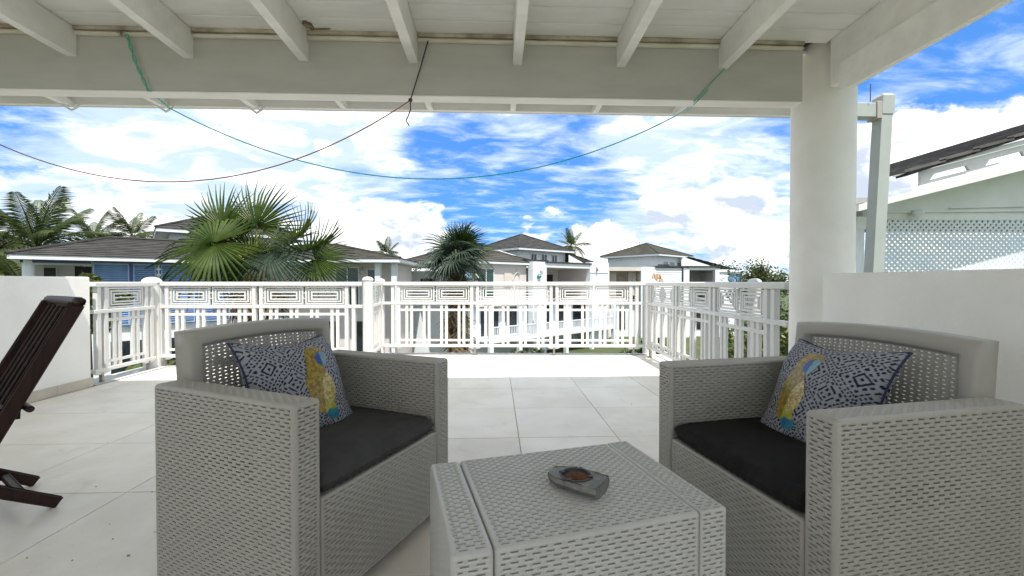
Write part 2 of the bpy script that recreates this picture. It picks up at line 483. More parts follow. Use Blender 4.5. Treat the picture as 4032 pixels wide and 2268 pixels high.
m = MB(); m.bevbox(-3.9, 1.766, 2.40, 2.485, 1.995, 2.335, 0.004); m.build('front_beam', BEAMM, pr)
m = MB(); m.bevbox(-3.9, 1.766, 2.4015, 2.4835, 1.989, 1.9947, 0.001); m.build('added_beam_underside_board', CEIL, pr)  # thin added board; keeps the brighter underside in the undarkened ceiling paint
m = MB(); m.bevbox(1.90, 1.98, -2.4, 2.36, 2.06, 2.40, 0.004); m.build('side_beam', CEIL, pr)
m = MB(); m.bevbox(1.868, 1.899, -2.4, 2.262, 1.985, 2.150, 0.003); m.build('side_fascia', CEIL, pr)
xs = [-3.53, -2.91, -2.282, -1.668, -1.052, -0.456, 0.122, 0.708, 1.297]
for x in xs:
    m = MB()
    a, b, wd = -2.4, 3.05, 0.025
    m.extr([(a, zc(a, 2.170)), (2.3995, zc(2.3995, 2.170)), (2.3995, zc(2.3995, 2.322)), (a, zc(a, 2.322))], 'x', x - wd, x + wd)
    m.build('rafter', CEIL, pr)
    m = MB()
    m.extr([(2.4855, zc(2.4855, 2.172)), (2.97, zc(2.97, 2.172)), (3.052, 2.165), (3.055, 2.19), (3.0, 2.20), (3.0, zc(3.0, 2.318)), (2.4855, zc(2.4855, 2.318))], 'x', x - 0.018, x + 0.018)
    m.build('rafter_tail', CEIL, pr)
y = 2.399
BW = 0.128
n = 0
while y > -2.4:
    y1 = y - BW
    dz = random.uniform(-0.0012, 0.0012)
    m = MB()
    prof = [(y1 + 0.003, zc(y1, 2.3305) + dz), (y1 + 0.0065, zc(y1, 2.326) + dz), (y - 0.0065, zc(y, 2.326) + dz), (y - 0.003, zc(y, 2.3305) + dz), (y - 0.003, zc(y, 2.345)), (y1 + 0.003, zc(y1, 2.345))]
    m.extr(prof, 'x', -3.92, 1.897)
    m.build('ceiling_board', CEIL, pr)
    y = y1; n += 1
y = 2.487
while y < 3.10:
    m = MB()
    m.b2(-3.95, 2.30, y + 0.002, y + BW - 0.002, 2.318 - SL * (y - 2.4), 2.335 - SL * (y - 2.4))
    m.build('soffit_board', CEIL, pr)
    y += BW
m = MB(); m.extr([(-2.42, 2.50), (3.13, 2.345), (3.13, 2.37), (-2.42, 2.53)], 'x', -4.0, 2.32); m.build('roof_deck', ROOF_N, pr)
m = MB(); m.bevbox(-4.0, 2.32, 3.058, 3.085, 2.176, 2.343, 0.003); m.build('fascia', CEIL, pr)
m = MB()
m.extr([(3.09, 2.20), (3.165, 2.20), (3.185, 2.30), (3.178, 2.30), (3.158, 2.207), (3.09, 2.207)], 'x', -4.0, 2.45)
m.build('gutter', RAILW, pr)
STRIPM = mat('shadow_gap_strip', (0.30, 0.25, 0.18), 0.85, second=(0.58, 0.54, 0.45), scale=7)  # added strip; its stained brown also paints in the shadow gap above the trim
edges = [-3.9] + xs + [1.785]
for a, b in zip(edges[:-1], edges[1:]):
    x0, x1 = a + 0.027, b - 0.027
    m = MB(); m.smooth = True
    pts = [(x0 + (x1 - x0) * k / 6, 2.392 + random.uniform(-.001, .001), 2.292 + random.uniform(-.0012, .0012)) for k in range(7)]
    m.tube(pts, 0.0125, 8)
    m.build('ceiling_trim', TRIMM, pr)
    m = MB(); m.b2(x0, x1, 2.374, 2.3992, 2.3062, 2.3245); m.build('shadow_gap_strip', STRIPM, pr)

# mildew in the corner beside a rafter, on the underside of a board
def blotch(name, cx, cy, cz, sx, sy, seed, mt):
    rr = random.Random(seed); mm = MB()
    N = 18
    pts = []
    for k in range(N):
        a = 2 * math.pi * k / N
        q = 0.72 + 0.28 * rr.random()
        pts.append((cx + sx * q * math.cos(a), cy + sy * q * math.sin(a), zc(cy + sy * q * math.sin(a), cz)))
    mm.add([(cx, cy, zc(cy, cz))] + pts, [(0, 1 + (k + 1) % N, 1 + k) for k in range(N)])
    return mm.build(name, mt, pr)


STAIN = mat('mildew_stain', (0.42, 0.35, 0.23), 0.9, second=(0.12, 0.095, 0.06), scale=22)
blotch('stain', -1.000, 2.335, 2.3245, 0.030, 0.05, 3, STAIN)
blotch('stain', -0.94, 2.362, 2.3243, 0.06, 0.012, 4, STAIN)
blotch('stain', 0.93, 2.376, 2.3243, 0.26, 0.006, 6, STAIN)

# column at the corner, and its twin at the far end of the beam
def column(x, y, label):
    c = empty('porch_column', (x, y, 0), 0, label, 'column')
    m = MB(); m.smooth = True
    prof = [(0.166, -0.02), (0.166, 2.40)]
    m.lathe(prof, 48)
    m.build('shaft', COLUMN, c, local=True)
    return c


column(2.010, 2.555, 'round white plastered column between the railing and the low wall')
# ---------------------------------------------------------------- gutter end and downpipe
dp = empty('downpipe', (2.72, 2.95, 1.0), 0, 'square pale downpipe leaning out from the gutter beside the round column', 'downpipe')
PIPEM = mat('pipe_plastic_shaded', (0.31, 0.34, 0.32), 0.5, 0.05, 5)  # grey-green darkened so the colour stands in for shade on the pipe
m = MB()
top, bot = Vector((2.795, 2.985, 2.22)), Vector((2.735, 2.985, -2.6))
def sq(c, s): return [(c.x - s, c.y - s, c.z), (c.x + s, c.y - s, c.z), (c.x + s, c.y + s, c.z), (c.x - s, c.y + s, c.z)]
mid = Vector((2.722, 2.985, 0.6))
m.add(sq(bot, .04) + sq(mid, .04) + sq(top, .04), [(3, 2, 1, 0), (8, 9, 10, 11)] + [(k * 4 + i, k * 4 + (i + 1) % 4, k * 4 + 4 + (i + 1) % 4, k * 4 + 4 + i) for k in range(2) for i in range(4)])
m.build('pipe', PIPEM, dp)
m = MB()
c0, c1, c2 = Vector((2.796, 2.985, 2.155)), Vector((2.80, 2.985, 2.285)), Vector((2.80, 2.985, 2.305))
m.add(sq(c0, .0445) + sq(c1, .0445) + sq(c2, .030), [(3, 2, 1, 0), (8, 9, 10, 11)] + [(k * 4 + i, k * 4 + (i + 1) % 4, k * 4 + 4 + (i + 1) % 4, k * 4 + 4 + i) for k in range(2) for i in range(4)])
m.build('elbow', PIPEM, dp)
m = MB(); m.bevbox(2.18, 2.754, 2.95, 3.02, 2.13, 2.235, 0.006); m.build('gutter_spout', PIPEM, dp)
m = MB(); m.bevbox(2.715, 2.753, 2.942, 3.028, 2.12, 2.245, 0.004); m.build('joint_collar', mat('grey_joint', (0.30, 0.28, 0.25), 0.6), dp)
m = MB(); m.tube([(2.66, 2.94, 2.36), (2.66, 2.94, 2.235)], 0.003, 6); m.build('hanger_wire', DARKL, dp)
m = MB()
m.extr([(2.30, 2.33), (2.42, 2.34), (2.52, 2.31), (2.60, 2.33), (2.72, 2.35), (3.1, 2.36), (3.1, 2.39), (2.30, 2.39)], 'x', 2.0, 2.06)
m.build('scalloped_verge', CEIL, pr)

# ================================================================ RAILINGS
BAL = {}
def baluster_mesh(hh):
    key = round(hh, 3)
    if key not in BAL:
        b = MB(); b.bevbox(-0.0170, 0.0170, -0.0112, 0.0112, 0, hh, 0.002)
        BAL[key] = b.mesh('baluster', RAILW)
    return BAL[key]


def fret(wd, hh):
    """concentric rectangles with bars across the middle"""
    b = MB()
    t = 0.016
    def ring(x, z):
        b.bevbox(-x, x, -0.008, 0.008, z - t, z, 0.001); b.bevbox(-x, x, -0.008, 0.008, -z, -z + t, 0.001)
        b.bevbox(-x, -x + t, -0.0078, 0.0078, -z + t + .0003, z - t - .0003, 0.001); b.bevbox(x - t, x, -0.0078, 0.0078, -z + t + .0003, z - t - .0003, 0.001)
    X, Z = wd / 2, hh / 2
    ring(X - 0.012, Z - 0.004)
    ring(X - 0.042, Z - 0.030)
    ring(X - 0.075, Z - 0.056)
    b.bevbox(-X + 0.088, X - 0.088, -0.0075, 0.0075, -0.0065, 0.0065, 0.001)
    for s in (-1, 1):
        for zz in (-0.03, 0.03):
            x0, x1 = sorted((s * (X + 0.002), s * (X - 0.0125)))
            b.b2(x0, x1, -0.006, 0.006, zz - 0.005, zz + 0.005)
    return b


FR = {}
FOOT = MB()
FOOT.b2(-0.012, 0.012, -0.014, 0.014, 0.004, 0.10); FOOT.b2(-0.030, 0.030, -0.030, 0.030, 0.0005, 0.0045)
FOOT_ME = FOOT.mesh('foot', STEEL)
BR = MB(); BR.extr([(-0.105, 0.125), (-0.075, 0.098), (-0.05, 0.085), (0.05, 0.085), (0.075, 0.098), (0.105, 0.125)], 'y', -0.012, 0.012)
BR_ME = BR.mesh('bracket', RAILW)
STI = MB(); STI.bevbox(-0.020, 0.020, -0.020, 0.020, 0.118, 0.905, 0.003)
STI_ME = STI.mesh('stile', RAILW)


def railing(label, x0, y0, x1, y1, pairs, frets=True, start=0.0, end=None):
    dx, dy = x1 - x0, y1 - y0
    L = math.hypot(dx, dy); ang = math.atan2(dy, dx)
    end = L if end is None else end
    r = empty('railing', (x0, y0, 0), ang, label, 'railing', 'white railings round the terrace')
    def rail(name, z0, z1, hw, a=0.0, b=L, bev=0.004):
        m = MB(); m.bevbox(a, b, -hw, hw, z0, z1, bev); m.build(name, RAILW, r, local=True)
    rail('handrail', 0.906, 0.955, 0.036, bev=0.010)
    rail('middle_rail', 0.660, 0.695, 0.0235)
    rail('bottom_rail', 0.108, 0.142, 0.0245)
    for p in pairs:
        for s in (-0.039, 0.039):
            mesh_obj('stile', STI_ME, r, (p + s, 0, 0))
        mesh_obj('bracket', BR_ME, r, (p, 0, 0))
        mesh_obj('foot', FOOT_ME, r, (p, 0, 0))
    bounds = sorted(set([start] + list(pairs) + [end]))
    for a, b in zip(bounds[:-1], bounds[1:]):
        ia = a + (0.060 if a in pairs else 0.0); ib = b - (0.060 if b in pairs else 0.0)
        wd = ib - ia
        if wd < 0.22: continue
        m = MB()
        m.b2(ia, ib, -0.0115, 0.0115, 0.577, 0.606); m.build('baluster_rail', RAILW, r, local=True)
        m = MB(); m.b2(ia, ib, -0.0115, 0.0115, 0.183, 0.208); m.build('baluster_rail', RAILW, r, local=True)
        nf = 2 if wd > 0.62 else 1
        fw = wd / nf
        for k in range(nf):
            key = round(fw, 2)
            if key not in FR: FR[key] = fret(fw, 0.207).mesh('fretwork_panel', RAILW)
            mesh_obj('fretwork_panel', FR[key], r, (ia + fw * (k + .5), 0, 0.8005))
        np_ = max(2, round(wd / 0.205))
        per = wd / (np_)
        for k in range(np_):
            for s in (-0.0315, 0.0315):
                o = mesh_obj('baluster', baluster_mesh(0.5185), r, (ia + per * (k + .5) + s, 0, 0.1415))
    return r


railing('long white fretwork railing along the far edge of the terrace, facing the middle houses', -1.47, 5.615, 1.93, 5.435, [0.17, 1.20, 2.23, 3.26])
railing('white railing on the right, running from the far corner to the round column', 1.965, 5.40, 1.925, 2.715, [0.08, 0.87, 1.69, 2.50])
railing('white fretwork railing in front of the large fan palm', -3.76, 4.91, -1.50, 4.87, [0.05, 1.09, 2.12])
railing('short white railing panel between the low wall and the corner post on the left', -3.715, 4.06, -3.745, 4.80, [0.09, 0.66])
railing('short white return railing between the two domed posts', -1.455, 4.95, -1.49, 5.56, [0.08, 0.52])


def post(x, y, r, top, label, z0=0.0, square=False):
    p = empty('railing_post', (x, y, 0), 0, label, 'post', 'domed posts of the railings')
    m = MB(); m.smooth = True
    m.lathe([(r, z0), (r, top - r * 0.75)], 20); m.build('shaft', RAILW, p, local=True)
    m = MB(); m.smooth = True
    prof = [(r * 1.10, top - r * 0.78), (r * 1.12, top - r * 0.70)]
    for k in range(1, 8):
        a = math.pi / 2 * k / 7
        prof.append((r * 1.10 * math.cos(a) + 1e-4, top - r * 0.66 + r * 0.66 * math.sin(a)))
    m.lathe(prof, 20); m.build('dome_cap', RAILW, p, local=True)
    return p


post(-1.445, 4.870, 0.056, 1.015, 'tall white domed post, nearer of the two beside each other')
post(-1.512, 5.655, 0.052, 1.000, 'white domed post just behind the tall one, at the start of the far railing')
post(-3.82, 4.88, 0.085, 1.010, 'broad white domed post at the left corner in front of the blue shutters', -0.3)
post(2.035, 5.565, 0.085, 1.000, 'broad white domed post at the far right corner of the railing', -0.3)
post(2.115, 3.40, 0.048, 0.985, 'domed post showing just above the right railing near the column', -0.3)

# ================================================================ LINES HUNG FROM THE BEAM
def cat(a, b, low, n=40):
    """hanging curve through a, b whose lowest point is at height low"""
    a, b = Vector(a), Vector(b)
    ha, hb = a.z - low, b.z - low
    q = math.sqrt(ha) / (math.sqrt(ha) + math.sqrt(hb))
    out = []
    for k in range(n + 1):
        t = k / n
        p = a.lerp(b, t)
        p.z = low + (ha * ((q - t) / q) ** 2 if t < q else hb * ((t - q) / (1 - q)) ** 2)
        out.append(p)
    return out


g = empty('washing_line', (-0.4, 3.0, 2.0), 0, 'green and teal nylon line slung across the open side under the beam', 'line')
m = MB(); m.tube(cat((-2.25, 3.05, 2.155), (1.30, 3.05, 2.155), 1.685), 0.0040, 6); m.build('line', TEALL, g)
m = MB()
for ph in (0, math.pi):
    pts = []
    way = [Vector((-1.98, 2.380, 2.285)), Vector((-1.93, 2.376, 2.13)), Vector((-1.865, 2.372, 1.985)), Vector((-2.05, 2.74, 2.06)), Vector((-2.25, 3.05, 2.152))]
    for a, b in zip(way[:-1], way[1:]):
        for k in range(14):
            p = a.lerp(b, k / 14)
            an = ph + len(pts) * 0.55
            pts.append(p + Vector((math.cos(an) * .006, math.sin(an) * .004, 0)))
    m.tube(pts, 0.0034, 6)
m.build('doubled_end', MINT, g)
m = MB()
way = [Vector((1.30, 3.05, 2.155)), Vector((1.22, 2.70, 2.06)), Vector((1.13, 2.390, 1.985)), Vector((1.20, 2.386, 2.06)), Vector((1.297, 2.384, 2.165))]
m.tube(way, 0.0034, 6); m.tube([p + Vector((0.008, 0.001, -0.012)) for p in way[1:4]], 0.0028, 6)
m.build('tied_end', MINT, g)
g = empty('wire_line', (-1.4, 2.36, 1.9), 0, 'dark maroon wire hanging in a curve from the beam to the left', 'line')
m = MB(); m.tube(cat((-0.468, 2.375, 1.955), (-3.3, 2.375, 2.10), 1.495), 0.0030, 6); m.build('hanging_wire', PURPL, g)
m = MB(); m.tube([(-0.372, 2.382, 2.285), (-0.42, 2.384, 2.12), (-0.468, 2.375, 1.955)], 0.0034, 6); m.build('upper_wire', DARKL, g)
m = MB()
m.tube([(-0.468, 2.372, 1.955), (-0.466, 2.368, 1.90), (-0.480, 2.370, 1.865), (-0.492, 2.370, 1.842), (-0.480, 2.370, 1.822), (-0.474, 2.370, 1.812)], 0.0032, 6)
m.lathe([(0.0001, -.012), (.010, -.006), (.012, 0), (.009, .008), (0.0001, .012)], 8, (-0.468, 2.374, 1.955))
m.build('knot', DARKL, g)
for x in (-2.91, -2.282, -1.668):
    m = MB(); m.tube([(x - .05, 3.02, 2.172), (x, 3.055, 2.135), (x + .05, 3.06, 2.172)], 0.008, 6)
    m.build('hook', CEIL, pr)
# ================================================================ WOVEN PLASTIC FURNITURE
def weave(mb, O, U, V, N, lu, lv, pu=0.034, pv=0.0105, hole=None, depth=0.009, crest=0.0018, thick=0.009):
    """moulded weave: staggered rows of strands with a dark slot between them; where hole(u, v) the slot goes right through"""
    O, U, V, N = Vector(O), Vector(U), Vector(V), Vector(N)
    nu, nv = max(1, round(lu / pu)), max(1, round(lv / pv))
    pu, pv = lu / nu, lv / nv
    verts, faces = [], []
    def P(u, v, n): return O + U * u + V * v + N * n
    for j in range(nv):
        if j % 2 == 0: ub = [k * pu for k in range(nu + 1)]
        else: ub = [0] + [(k + .5) * pu for k in range(nu)] + [lu]
        v0, v1 = j * pv, (j + 1) * pv
        vm = (v0 + v1) / 2
        for a, b in zip(ub[:-1], ub[1:]):
            w_ = b - a
            um = (a + b) / 2
            su, sv = w_ * 0.28, pv * 0.15
            th = hole is not None and hole(um, vm)
            if th: sv = pv * 0.18
            k = len(verts)
            verts += [P(a, v0, 0), P(b, v0, 0), P(b, v1, 0), P(a, v1, 0)]
            c = -crest
            verts += [P(um - su, vm - sv, c), P(um + su, vm - sv, c), P(um + su, vm + sv, c), P(um - su, vm + sv, c)]
            d = -thick if th else -depth
            q = 1.0 if th else 0.85
            verts += [P(um - su * q, vm - sv * q, d), P(um + su * q, vm - sv * q, d), P(um + su * q, vm + sv * q, d), P(um - su * q, vm + sv * q, d)]
            for i in range(4):
                i2 = (i + 1) % 4
                faces.append((k + i, k + i2, k + 4 + i2, k + 4 + i))
                faces.append((k + 4 + i, k + 4 + i2, k + 8 + i2, k + 8 + i))
            if not th: faces.append((k + 8, k + 9, k + 10, k + 11))
    mb.add(verts, faces)


def weave_box(mb, c, d, r=0.012, plain=(), skip=(), hole=None, pu=0.034, pv=0.0105, top_swap=False):
    """box with rounded edges whose faces are woven; faces are named -x +x -y +y -z +z"""
    cx_, cy_, cz_ = c
    h = (d[0] / 2, d[1] / 2, d[2] / 2)
    ax = [Vector((1, 0, 0)), Vector((0, 1, 0)), Vector((0, 0, 1))]
    C = Vector(c)
    mb.smooth = False
    for i in range(3):
        for s in (-1, 1):
            nm = '-+'[s > 0] + 'xyz'[i]
            if nm in skip: continue
            if i == 0: U, V = ax[1], ax[2]
            elif i == 1: U, V = ax[0], ax[2]
            else: U, V = (ax[1], ax[0]) if top_swap else (ax[0], ax[1])
            iu = [k for k in range(3) if abs(U[k]) > .5][0]; iv = [k for k in range(3) if abs(V[k]) > .5][0]
            lu, lv = 2 * (h[iu] - r), 2 * (h[iv] - r)
            O = C + ax[i] * s * h[i] - U * (lu / 2) - V * (lv / 2)
            if nm in plain:
                mb.quad(O, O + U * lu, O + U * lu + V * lv, O + V * lv)
            else:
                weave(mb, O, U, V, ax[i] * s, lu, lv, pu, pv, hole if i == 0 else None)
    mb.smooth = True
    n = 3
    for k in range(3):
        i, j = (k + 1) % 3, (k + 2) % 3
        for si in (-1, 1):
            for sj in (-1, 1):
                vv = []
                for q in range(n + 1):
                    a = math.pi / 2 * q / n
                    p = C + ax[i] * si * (h[i] - r + r * math.cos(a)) + ax[j] * sj * (h[j] - r + r * math.sin(a))
                    vv += [p - ax[k] * (h[k] - r), p + ax[k] * (h[k] - r)]
                mb.add(vv, [(2 * q, 2 * q + 1, 2 * q + 3, 2 * q + 2) for q in range(n)])
    for sx in (-1, 1):
        for sy in (-1, 1):
            for sz in (-1, 1):
                vv = []
                for a in range(n + 1):
                    for b in range(n + 1):
                        th, ph = math.pi / 2 * a / n, math.pi / 2 * b / n
                        vv.append(C + Vector((sx * (h[0] - r + r * math.cos(th) * math.cos(ph)), sy * (h[1] - r + r * math.cos(th) * math.sin(ph)), sz * (h[2] - r + r * math.sin(th)))))
                mb.add(vv, [(a * (n + 1) + b, a * (n + 1) + b + 1, (a + 1) * (n + 1) + b + 1, (a + 1) * (n + 1) + b) for a in range(n) for b in range(n)])
    mb.smooth = False


AW, AL, AH, ARM = 0.745, 0.600, 0.641, 0.086               # armchair: width, arm length, arm height, arm width


def arm_hole(u, v):
    return abs(u - 0.32) < 0.115 and abs(v - 0.40) < 0.030


def back_mesh():
    """upright plastic back: broad smooth rim, sunk panel full of slots"""
    b = MB()
    hw, z0, zt = 0.300, 0.36, 0.792
    yr = -AL / 2 - 0.005
    lean = 0.10
    def yy(z, off): return yr + off - lean * (z - 0.40)
    def crown(x, amp): return amp * (1 - (x / hw) ** 2)
    NX = 14
    def loop(hw_b, hw_t, zb, zt_, off, amp):
        pts = []
        for k in range(NX + 1):                            # top edge from left to right
            q = -1 + 2 * k / NX
            x = q * hw_t; z = zt_ + amp * (1 - q * q)
            pts.append((x, yy(z, off), z))
        NS = 8
        for k in range(1, NS):
            q = k / NS; z = zt_ + (zb - zt_) * q
            pts.append((hw_t + (hw_b - hw_t) * q, yy(z, off), z))
        for k in range(NX + 1):
            q = 1 - 2 * k / NX
            pts.append((q * hw_b, yy(zb, off), zb))
        for k in range(1, NS):
            q = 1 - k / NS; z = zt_ + (zb - zt_) * q
            pts.append((-(hw_t + (hw_b - hw_t) * q), yy(z, off), z))
        return pts
    F = 0.078                                              # thickness front to back
    loops = [loop(hw - .01, hw - .014, z0, zt - .012, 0.0, .012), loop(hw, hw - .005, z0, zt, 0.010, .013), loop(hw, hw - .006, z0, zt, F - .014, .013),
             loop(hw - .006, hw - .014, z0, zt - .006, F - .003, .013), loop(hw - .014, hw - .022, z0, zt - .014, F, .013),
             loop(0.264, 0.254, z0 + .03, zt - .038, F - .002, .012), loop(0.258, 0.247, z0 + .04, zt - .043, F - .005, .012), loop(0.243, 0.231, z0 + .05, zt - .052, F - .026, .011)]
    n = len(loops[0])
    vv = [p for l in loops for p in l]
    b.smooth = True
    b.add(vv, [(l * n + i, l * n + (i + 1) % n, (l + 1) * n + (i + 1) % n, (l + 1) * n + i) for l in range(len(loops) - 1) for i in range(n)])
    b.smooth = False
    return b


def back_panel_mesh():
    b = MB()
    F = 0.078
    lean = 0.10
    yr = -AL / 2 - 0.005
    zb, zt = 0.36 + .05, 0.792 - .052
    cu, cv = 23, 28
    def P(i, j, off):
        q = -1 + 2 * i / cu
        s = j / cv
        hw = 0.243 + (0.231 - 0.243) * s
        z = zb + (zt + 0.011 * (1 - q * q) - zb) * s
        return Vector((q * hw, yr + F - .026 + off - lean * (z - 0.40), z))
    vv, ff = [], []
    for i in range(cu):
        for j in range(cv):
            a = 0.17 if True else 0
            k = len(vv)
            u0, u1, v0, v1 = i, i + 1, j, j + 1
            sh = 0.06 if j % 2 else -0.06
            um, vm = i + .5 + sh, j + .5
            su, sv = 0.27, 0.150
            edge = i in (0, cu - 1) and False
            vv += [P(u0, v0, 0), P(u1, v0, 0), P(u1, v1, 0), P(u0, v1, 0)]
            vv += [P(um - su, vm - sv, 0), P(um + su, vm - sv, 0), P(um + su, vm + sv, 0), P(um - su, vm + sv, 0)]
            vv += [P(um - su, vm - sv, -.006), P(um + su, vm - sv, -.006), P(um + su, vm + sv, -.006), P(um - su, vm + sv, -.006)]
            for q in range(4):
                q2 = (q + 1) % 4
                ff.append((k + q, k + q2, k + 4 + q2, k + 4 + q)); ff.append((k + 4 + q, k + 4 + q2, k + 8 + q2, k + 8 + q))
    b.add(vv, ff)
    return b


def cushion_mesh(wd=0.575, dp=0.50, hh=0.062, seed=1):
    rr = random.Random(seed)
    b = MB(); b.smooth = True
    nx, ny = 44, 36
    ph = [rr.uniform(0, 6) for _ in range(8)]
    def P(i, j, top):
        u, v = -1 + 2 * i / nx, -1 + 2 * j / ny
        # rounded plan: square grid pulled to a squircle near the corners
        x, y = u * wd / 2, v * dp / 2
        k = 1 - 0.055 * (u * u * v * v) ** 2
        x *= k; y *= k
        e = max(abs(u), abs(v))
        ed = max(0.0, 1 - e)
        prof = min(1.0, (1 - (1 - min(1, ed * 6.5)) ** 2.4)) ** 0.55
        wr_ = 0.0016 * (math.sin(11 * u + 5 * v + ph[0]) + math.sin(7 * v - 9 * u + ph[1]) + .7 * math.sin(23 * u * v + ph[2]))
        pucker = (0.0042 * math.sin(u * 74 + ph[3]) * (1 - ed * 8) if ed < .12 else 0) if abs(v) > abs(u) else (0.0042 * math.sin(v * 66 + ph[4]) * (1 - ed * 8) if ed < .12 else 0)
        z = hh / 2 + (hh / 2 * prof + (0.010 * (1 - u * u) * (1 - v * v) + wr_ * min(1, ed * 5)) if top else -hh / 2 * prof)
        if e > .999: x *= 1 + pucker * 1.2; y *= 1 + pucker * 1.2
        return (x, y, z + pucker)
    vt = [P(i, j, True) for j in range(ny + 1) for i in range(nx + 1)]
    vb = [P(i, j, False) for j in range(ny + 1) for i in range(nx + 1)]
    n1_ = nx + 1
    b.add(vt, [(j * n1_ + i, j * n1_ + i + 1, (j + 1) * n1_ + i + 1, (j + 1) * n1_ + i) for j in range(ny) for i in range(nx)])
    b.add(vb, [(j * n1_ + i, (j + 1) * n1_ + i, (j + 1) * n1_ + i + 1, j * n1_ + i + 1) for j in range(ny) for i in range(nx)])
    return b


def armchair():
    r = empty('armchair', (0, 0, 0), 0)
    for s in (-1, 1):
        m = MB()
        weave_box(m, (s * (AW / 2 - ARM / 2), 0, (AH + 0.028) / 2), (ARM, AL, AH - 0.028), 0.011, plain=('-z', '-y'), hole=arm_hole, top_swap=True)
        m.build('armrest', WICKER, r, local=True)
    m = MB()
    hw = AW / 2 - ARM - 0.0015
    weave_box(m, (0, 0.01, 0.205), (hw * 2, AL - 0.026, 0.315), 0.008, plain=('-z', '-y', '+z', '-x', '+x'))
    m.build('seat_base', WICKER, r, local=True)
    back_mesh().build('back_frame', WICKER, r, local=True)
    back_panel_mesh().build('slotted_back_panel', WICKER, r, local=True)
    for sx in (-1, 1):
        for sy in (-1, 1):
            m = MB(); m.lathe([(0.014, 0), (0.018, 0.03)], 12, (sx * (AW / 2 - 0.045), sy * (AL / 2 - 0.05), 0)); m.build('foot', CHARCOAL, r, local=True)
    return tag(r, 'grey woven plastic armchair left of the coffee table, seen from its outer side', 'armchair', 'grey armchairs at the coffee table')


def copy_tree(o, parent=None):
    c = o.copy(); col.objects.link(c)
    if parent: c.parent = parent
    for ch in list(o.children): copy_tree(ch, c)
    return c


chL = armchair()


def seat_frame(N, wd, fr, side):
    """centre of the footprint from its near front corner"""
    N, wd, fr = Vector(N), Vector(wd), Vector(fr)
    return N + wd * (AW / 2) - fr * (AL / 2)


cL = seat_frame((-0.510, 1.091), (0.424, 0.9054), (0.9054, -0.424), 0)
cR = seat_frame((0.775, 0.932), (-0.172, 0.985), (-0.985, -0.172), 1)
aL, aR = math.atan2(-0.9054, -0.424), math.atan2(0.985, -0.172)
chR = copy_tree(chL)
chL.location = (cL.x, cL.y, 0); chL.rotation_euler = (0, 0, aL)
chR.location = (cR.x, cR.y, 0); chR.rotation_euler = (0, 0, aR)
tag(chR, 'grey woven plastic armchair on the right, in front of the low wall')
for nm, c, a, sd, lab in (('seat_cushion', cL, aL, 1, 'charcoal seat cushion lying in the left armchair'), ('seat_cushion', cR, aR, 5, 'charcoal seat cushion lying in the right armchair')):
    o = mesh_obj(nm, cushion_mesh(seed=sd).mesh(nm, FADED if sd == 1 else CHARCOAL))
    v = Matrix.Rotation(a, 4, 'Z') @ Vector((0, 0.055, 0))
    o.location = (c.x + v.x, c.y + v.y, 0.364); o.rotation_euler = (0, 0, a)
    tag(o, lab, 'cushion', 'charcoal seat cushions')

# ---------------------------------------------------------------- patterned pillows
PILM = bpy.data.materials.new('printed_cotton'); PILM.use_nodes = True
_t = NT(PILM.node_tree); _b = PILM.node_tree.nodes['Principled BSDF']
_a = _t.new('ShaderNodeAttribute', attribute_name='print')
PILM.node_tree.links.new(_a.outputs['Color'], _b.inputs['Base Color'])
_b.inputs['Roughness'].default_value = 0.85
_b.inputs['Specular IOR Level'].default_value = 0.25
_bn = _t.new('ShaderNodeBump'); _bn.inputs['Strength'].default_value = 0.3; _bn.inputs['Distance'].default_value = 0.003
PILM.node_tree.links.new(_t.noise(_t.new('ShaderNodeTexCoord').outputs['Object'], 320, 2), _bn.inputs['Height'])
PILM.node_tree.links.new(_bn.outputs[0], _b.inputs['Normal'])
PIPE = mat('navy_piping', (0.022, 0.028, 0.07), 0.8, 0.3, 60)
SEQ = {n: mat('sequin_' + n, c, 0.38, second=s2, scale=sc, spec=0.6) for n, c, s2, sc in (
    ('gold', (0.14, 0.080, 0.004), (0.36, 0.255, 0.03), 75), ('pale', (0.24, 0.15, 0.015), (0.62, 0.52, 0.22), 110), ('blue', (0.004, 0.03, 0.20), (0.01, 0.06, 0.30), 20),
    ('aqua', (0.10, 0.22, 0.29), (0.18, 0.33, 0.38), 20), ('teal', (0.004, 0.10, 0.22), (0.02, 0.22, 0.30), 40), ('lime', (0.28, 0.30, 0.02), (0.42, 0.40, 0.06), 50))}
NAVY, PALE = (0.008, 0.011, 0.036), (0.29, 0.295, 0.325)


def ikat(u, v, rr):
    s = 3.8
    x, y = (u + v) * s * .7071 + .31, (v - u) * s * .7071 + .12
    x += 0.018 * math.sin(40 * v + 11 * u); y += 0.018 * math.sin(37 * u + 5 * v)
    ix, iy = math.floor(x), math.floor(y)
    a, b = x - ix - .5, y - iy - .5
    A, B = abs(a), abs(b)
    hi, lo = max(A, B), min(A, B)
    if hi > 0.465: d = (math.floor((lo + 1) * 17) % 2 == 0)        # dashed seam between two stripes
    elif hi > 0.425: d = False
    elif hi > 0.375: d = math.sin(lo * 46 + 2.3 * math.sin(ix * 3 + iy)) > -0.72
    elif hi > 0.335: d = False
    else:
        odd = (ix + iy) % 2
        if odd:
            d = 0.125 < hi < 0.185 or hi < 0.045 or (0.235 < hi < 0.30 and 0.03 < lo < 0.12) or (hi > 0.24 and lo > 0.215 and hi < 0.31)
        else:
            p, q = abs(a + b), abs(a - b)
            d = (0.06 < hi < 0.125 and lo > 0.035) or (0.19 < hi < 0.245 and lo < 0.14) or (hi > 0.27 and 0.14 < lo < 0.25) or (max(p, q) < 0.03)
    return NAVY if d else PALE


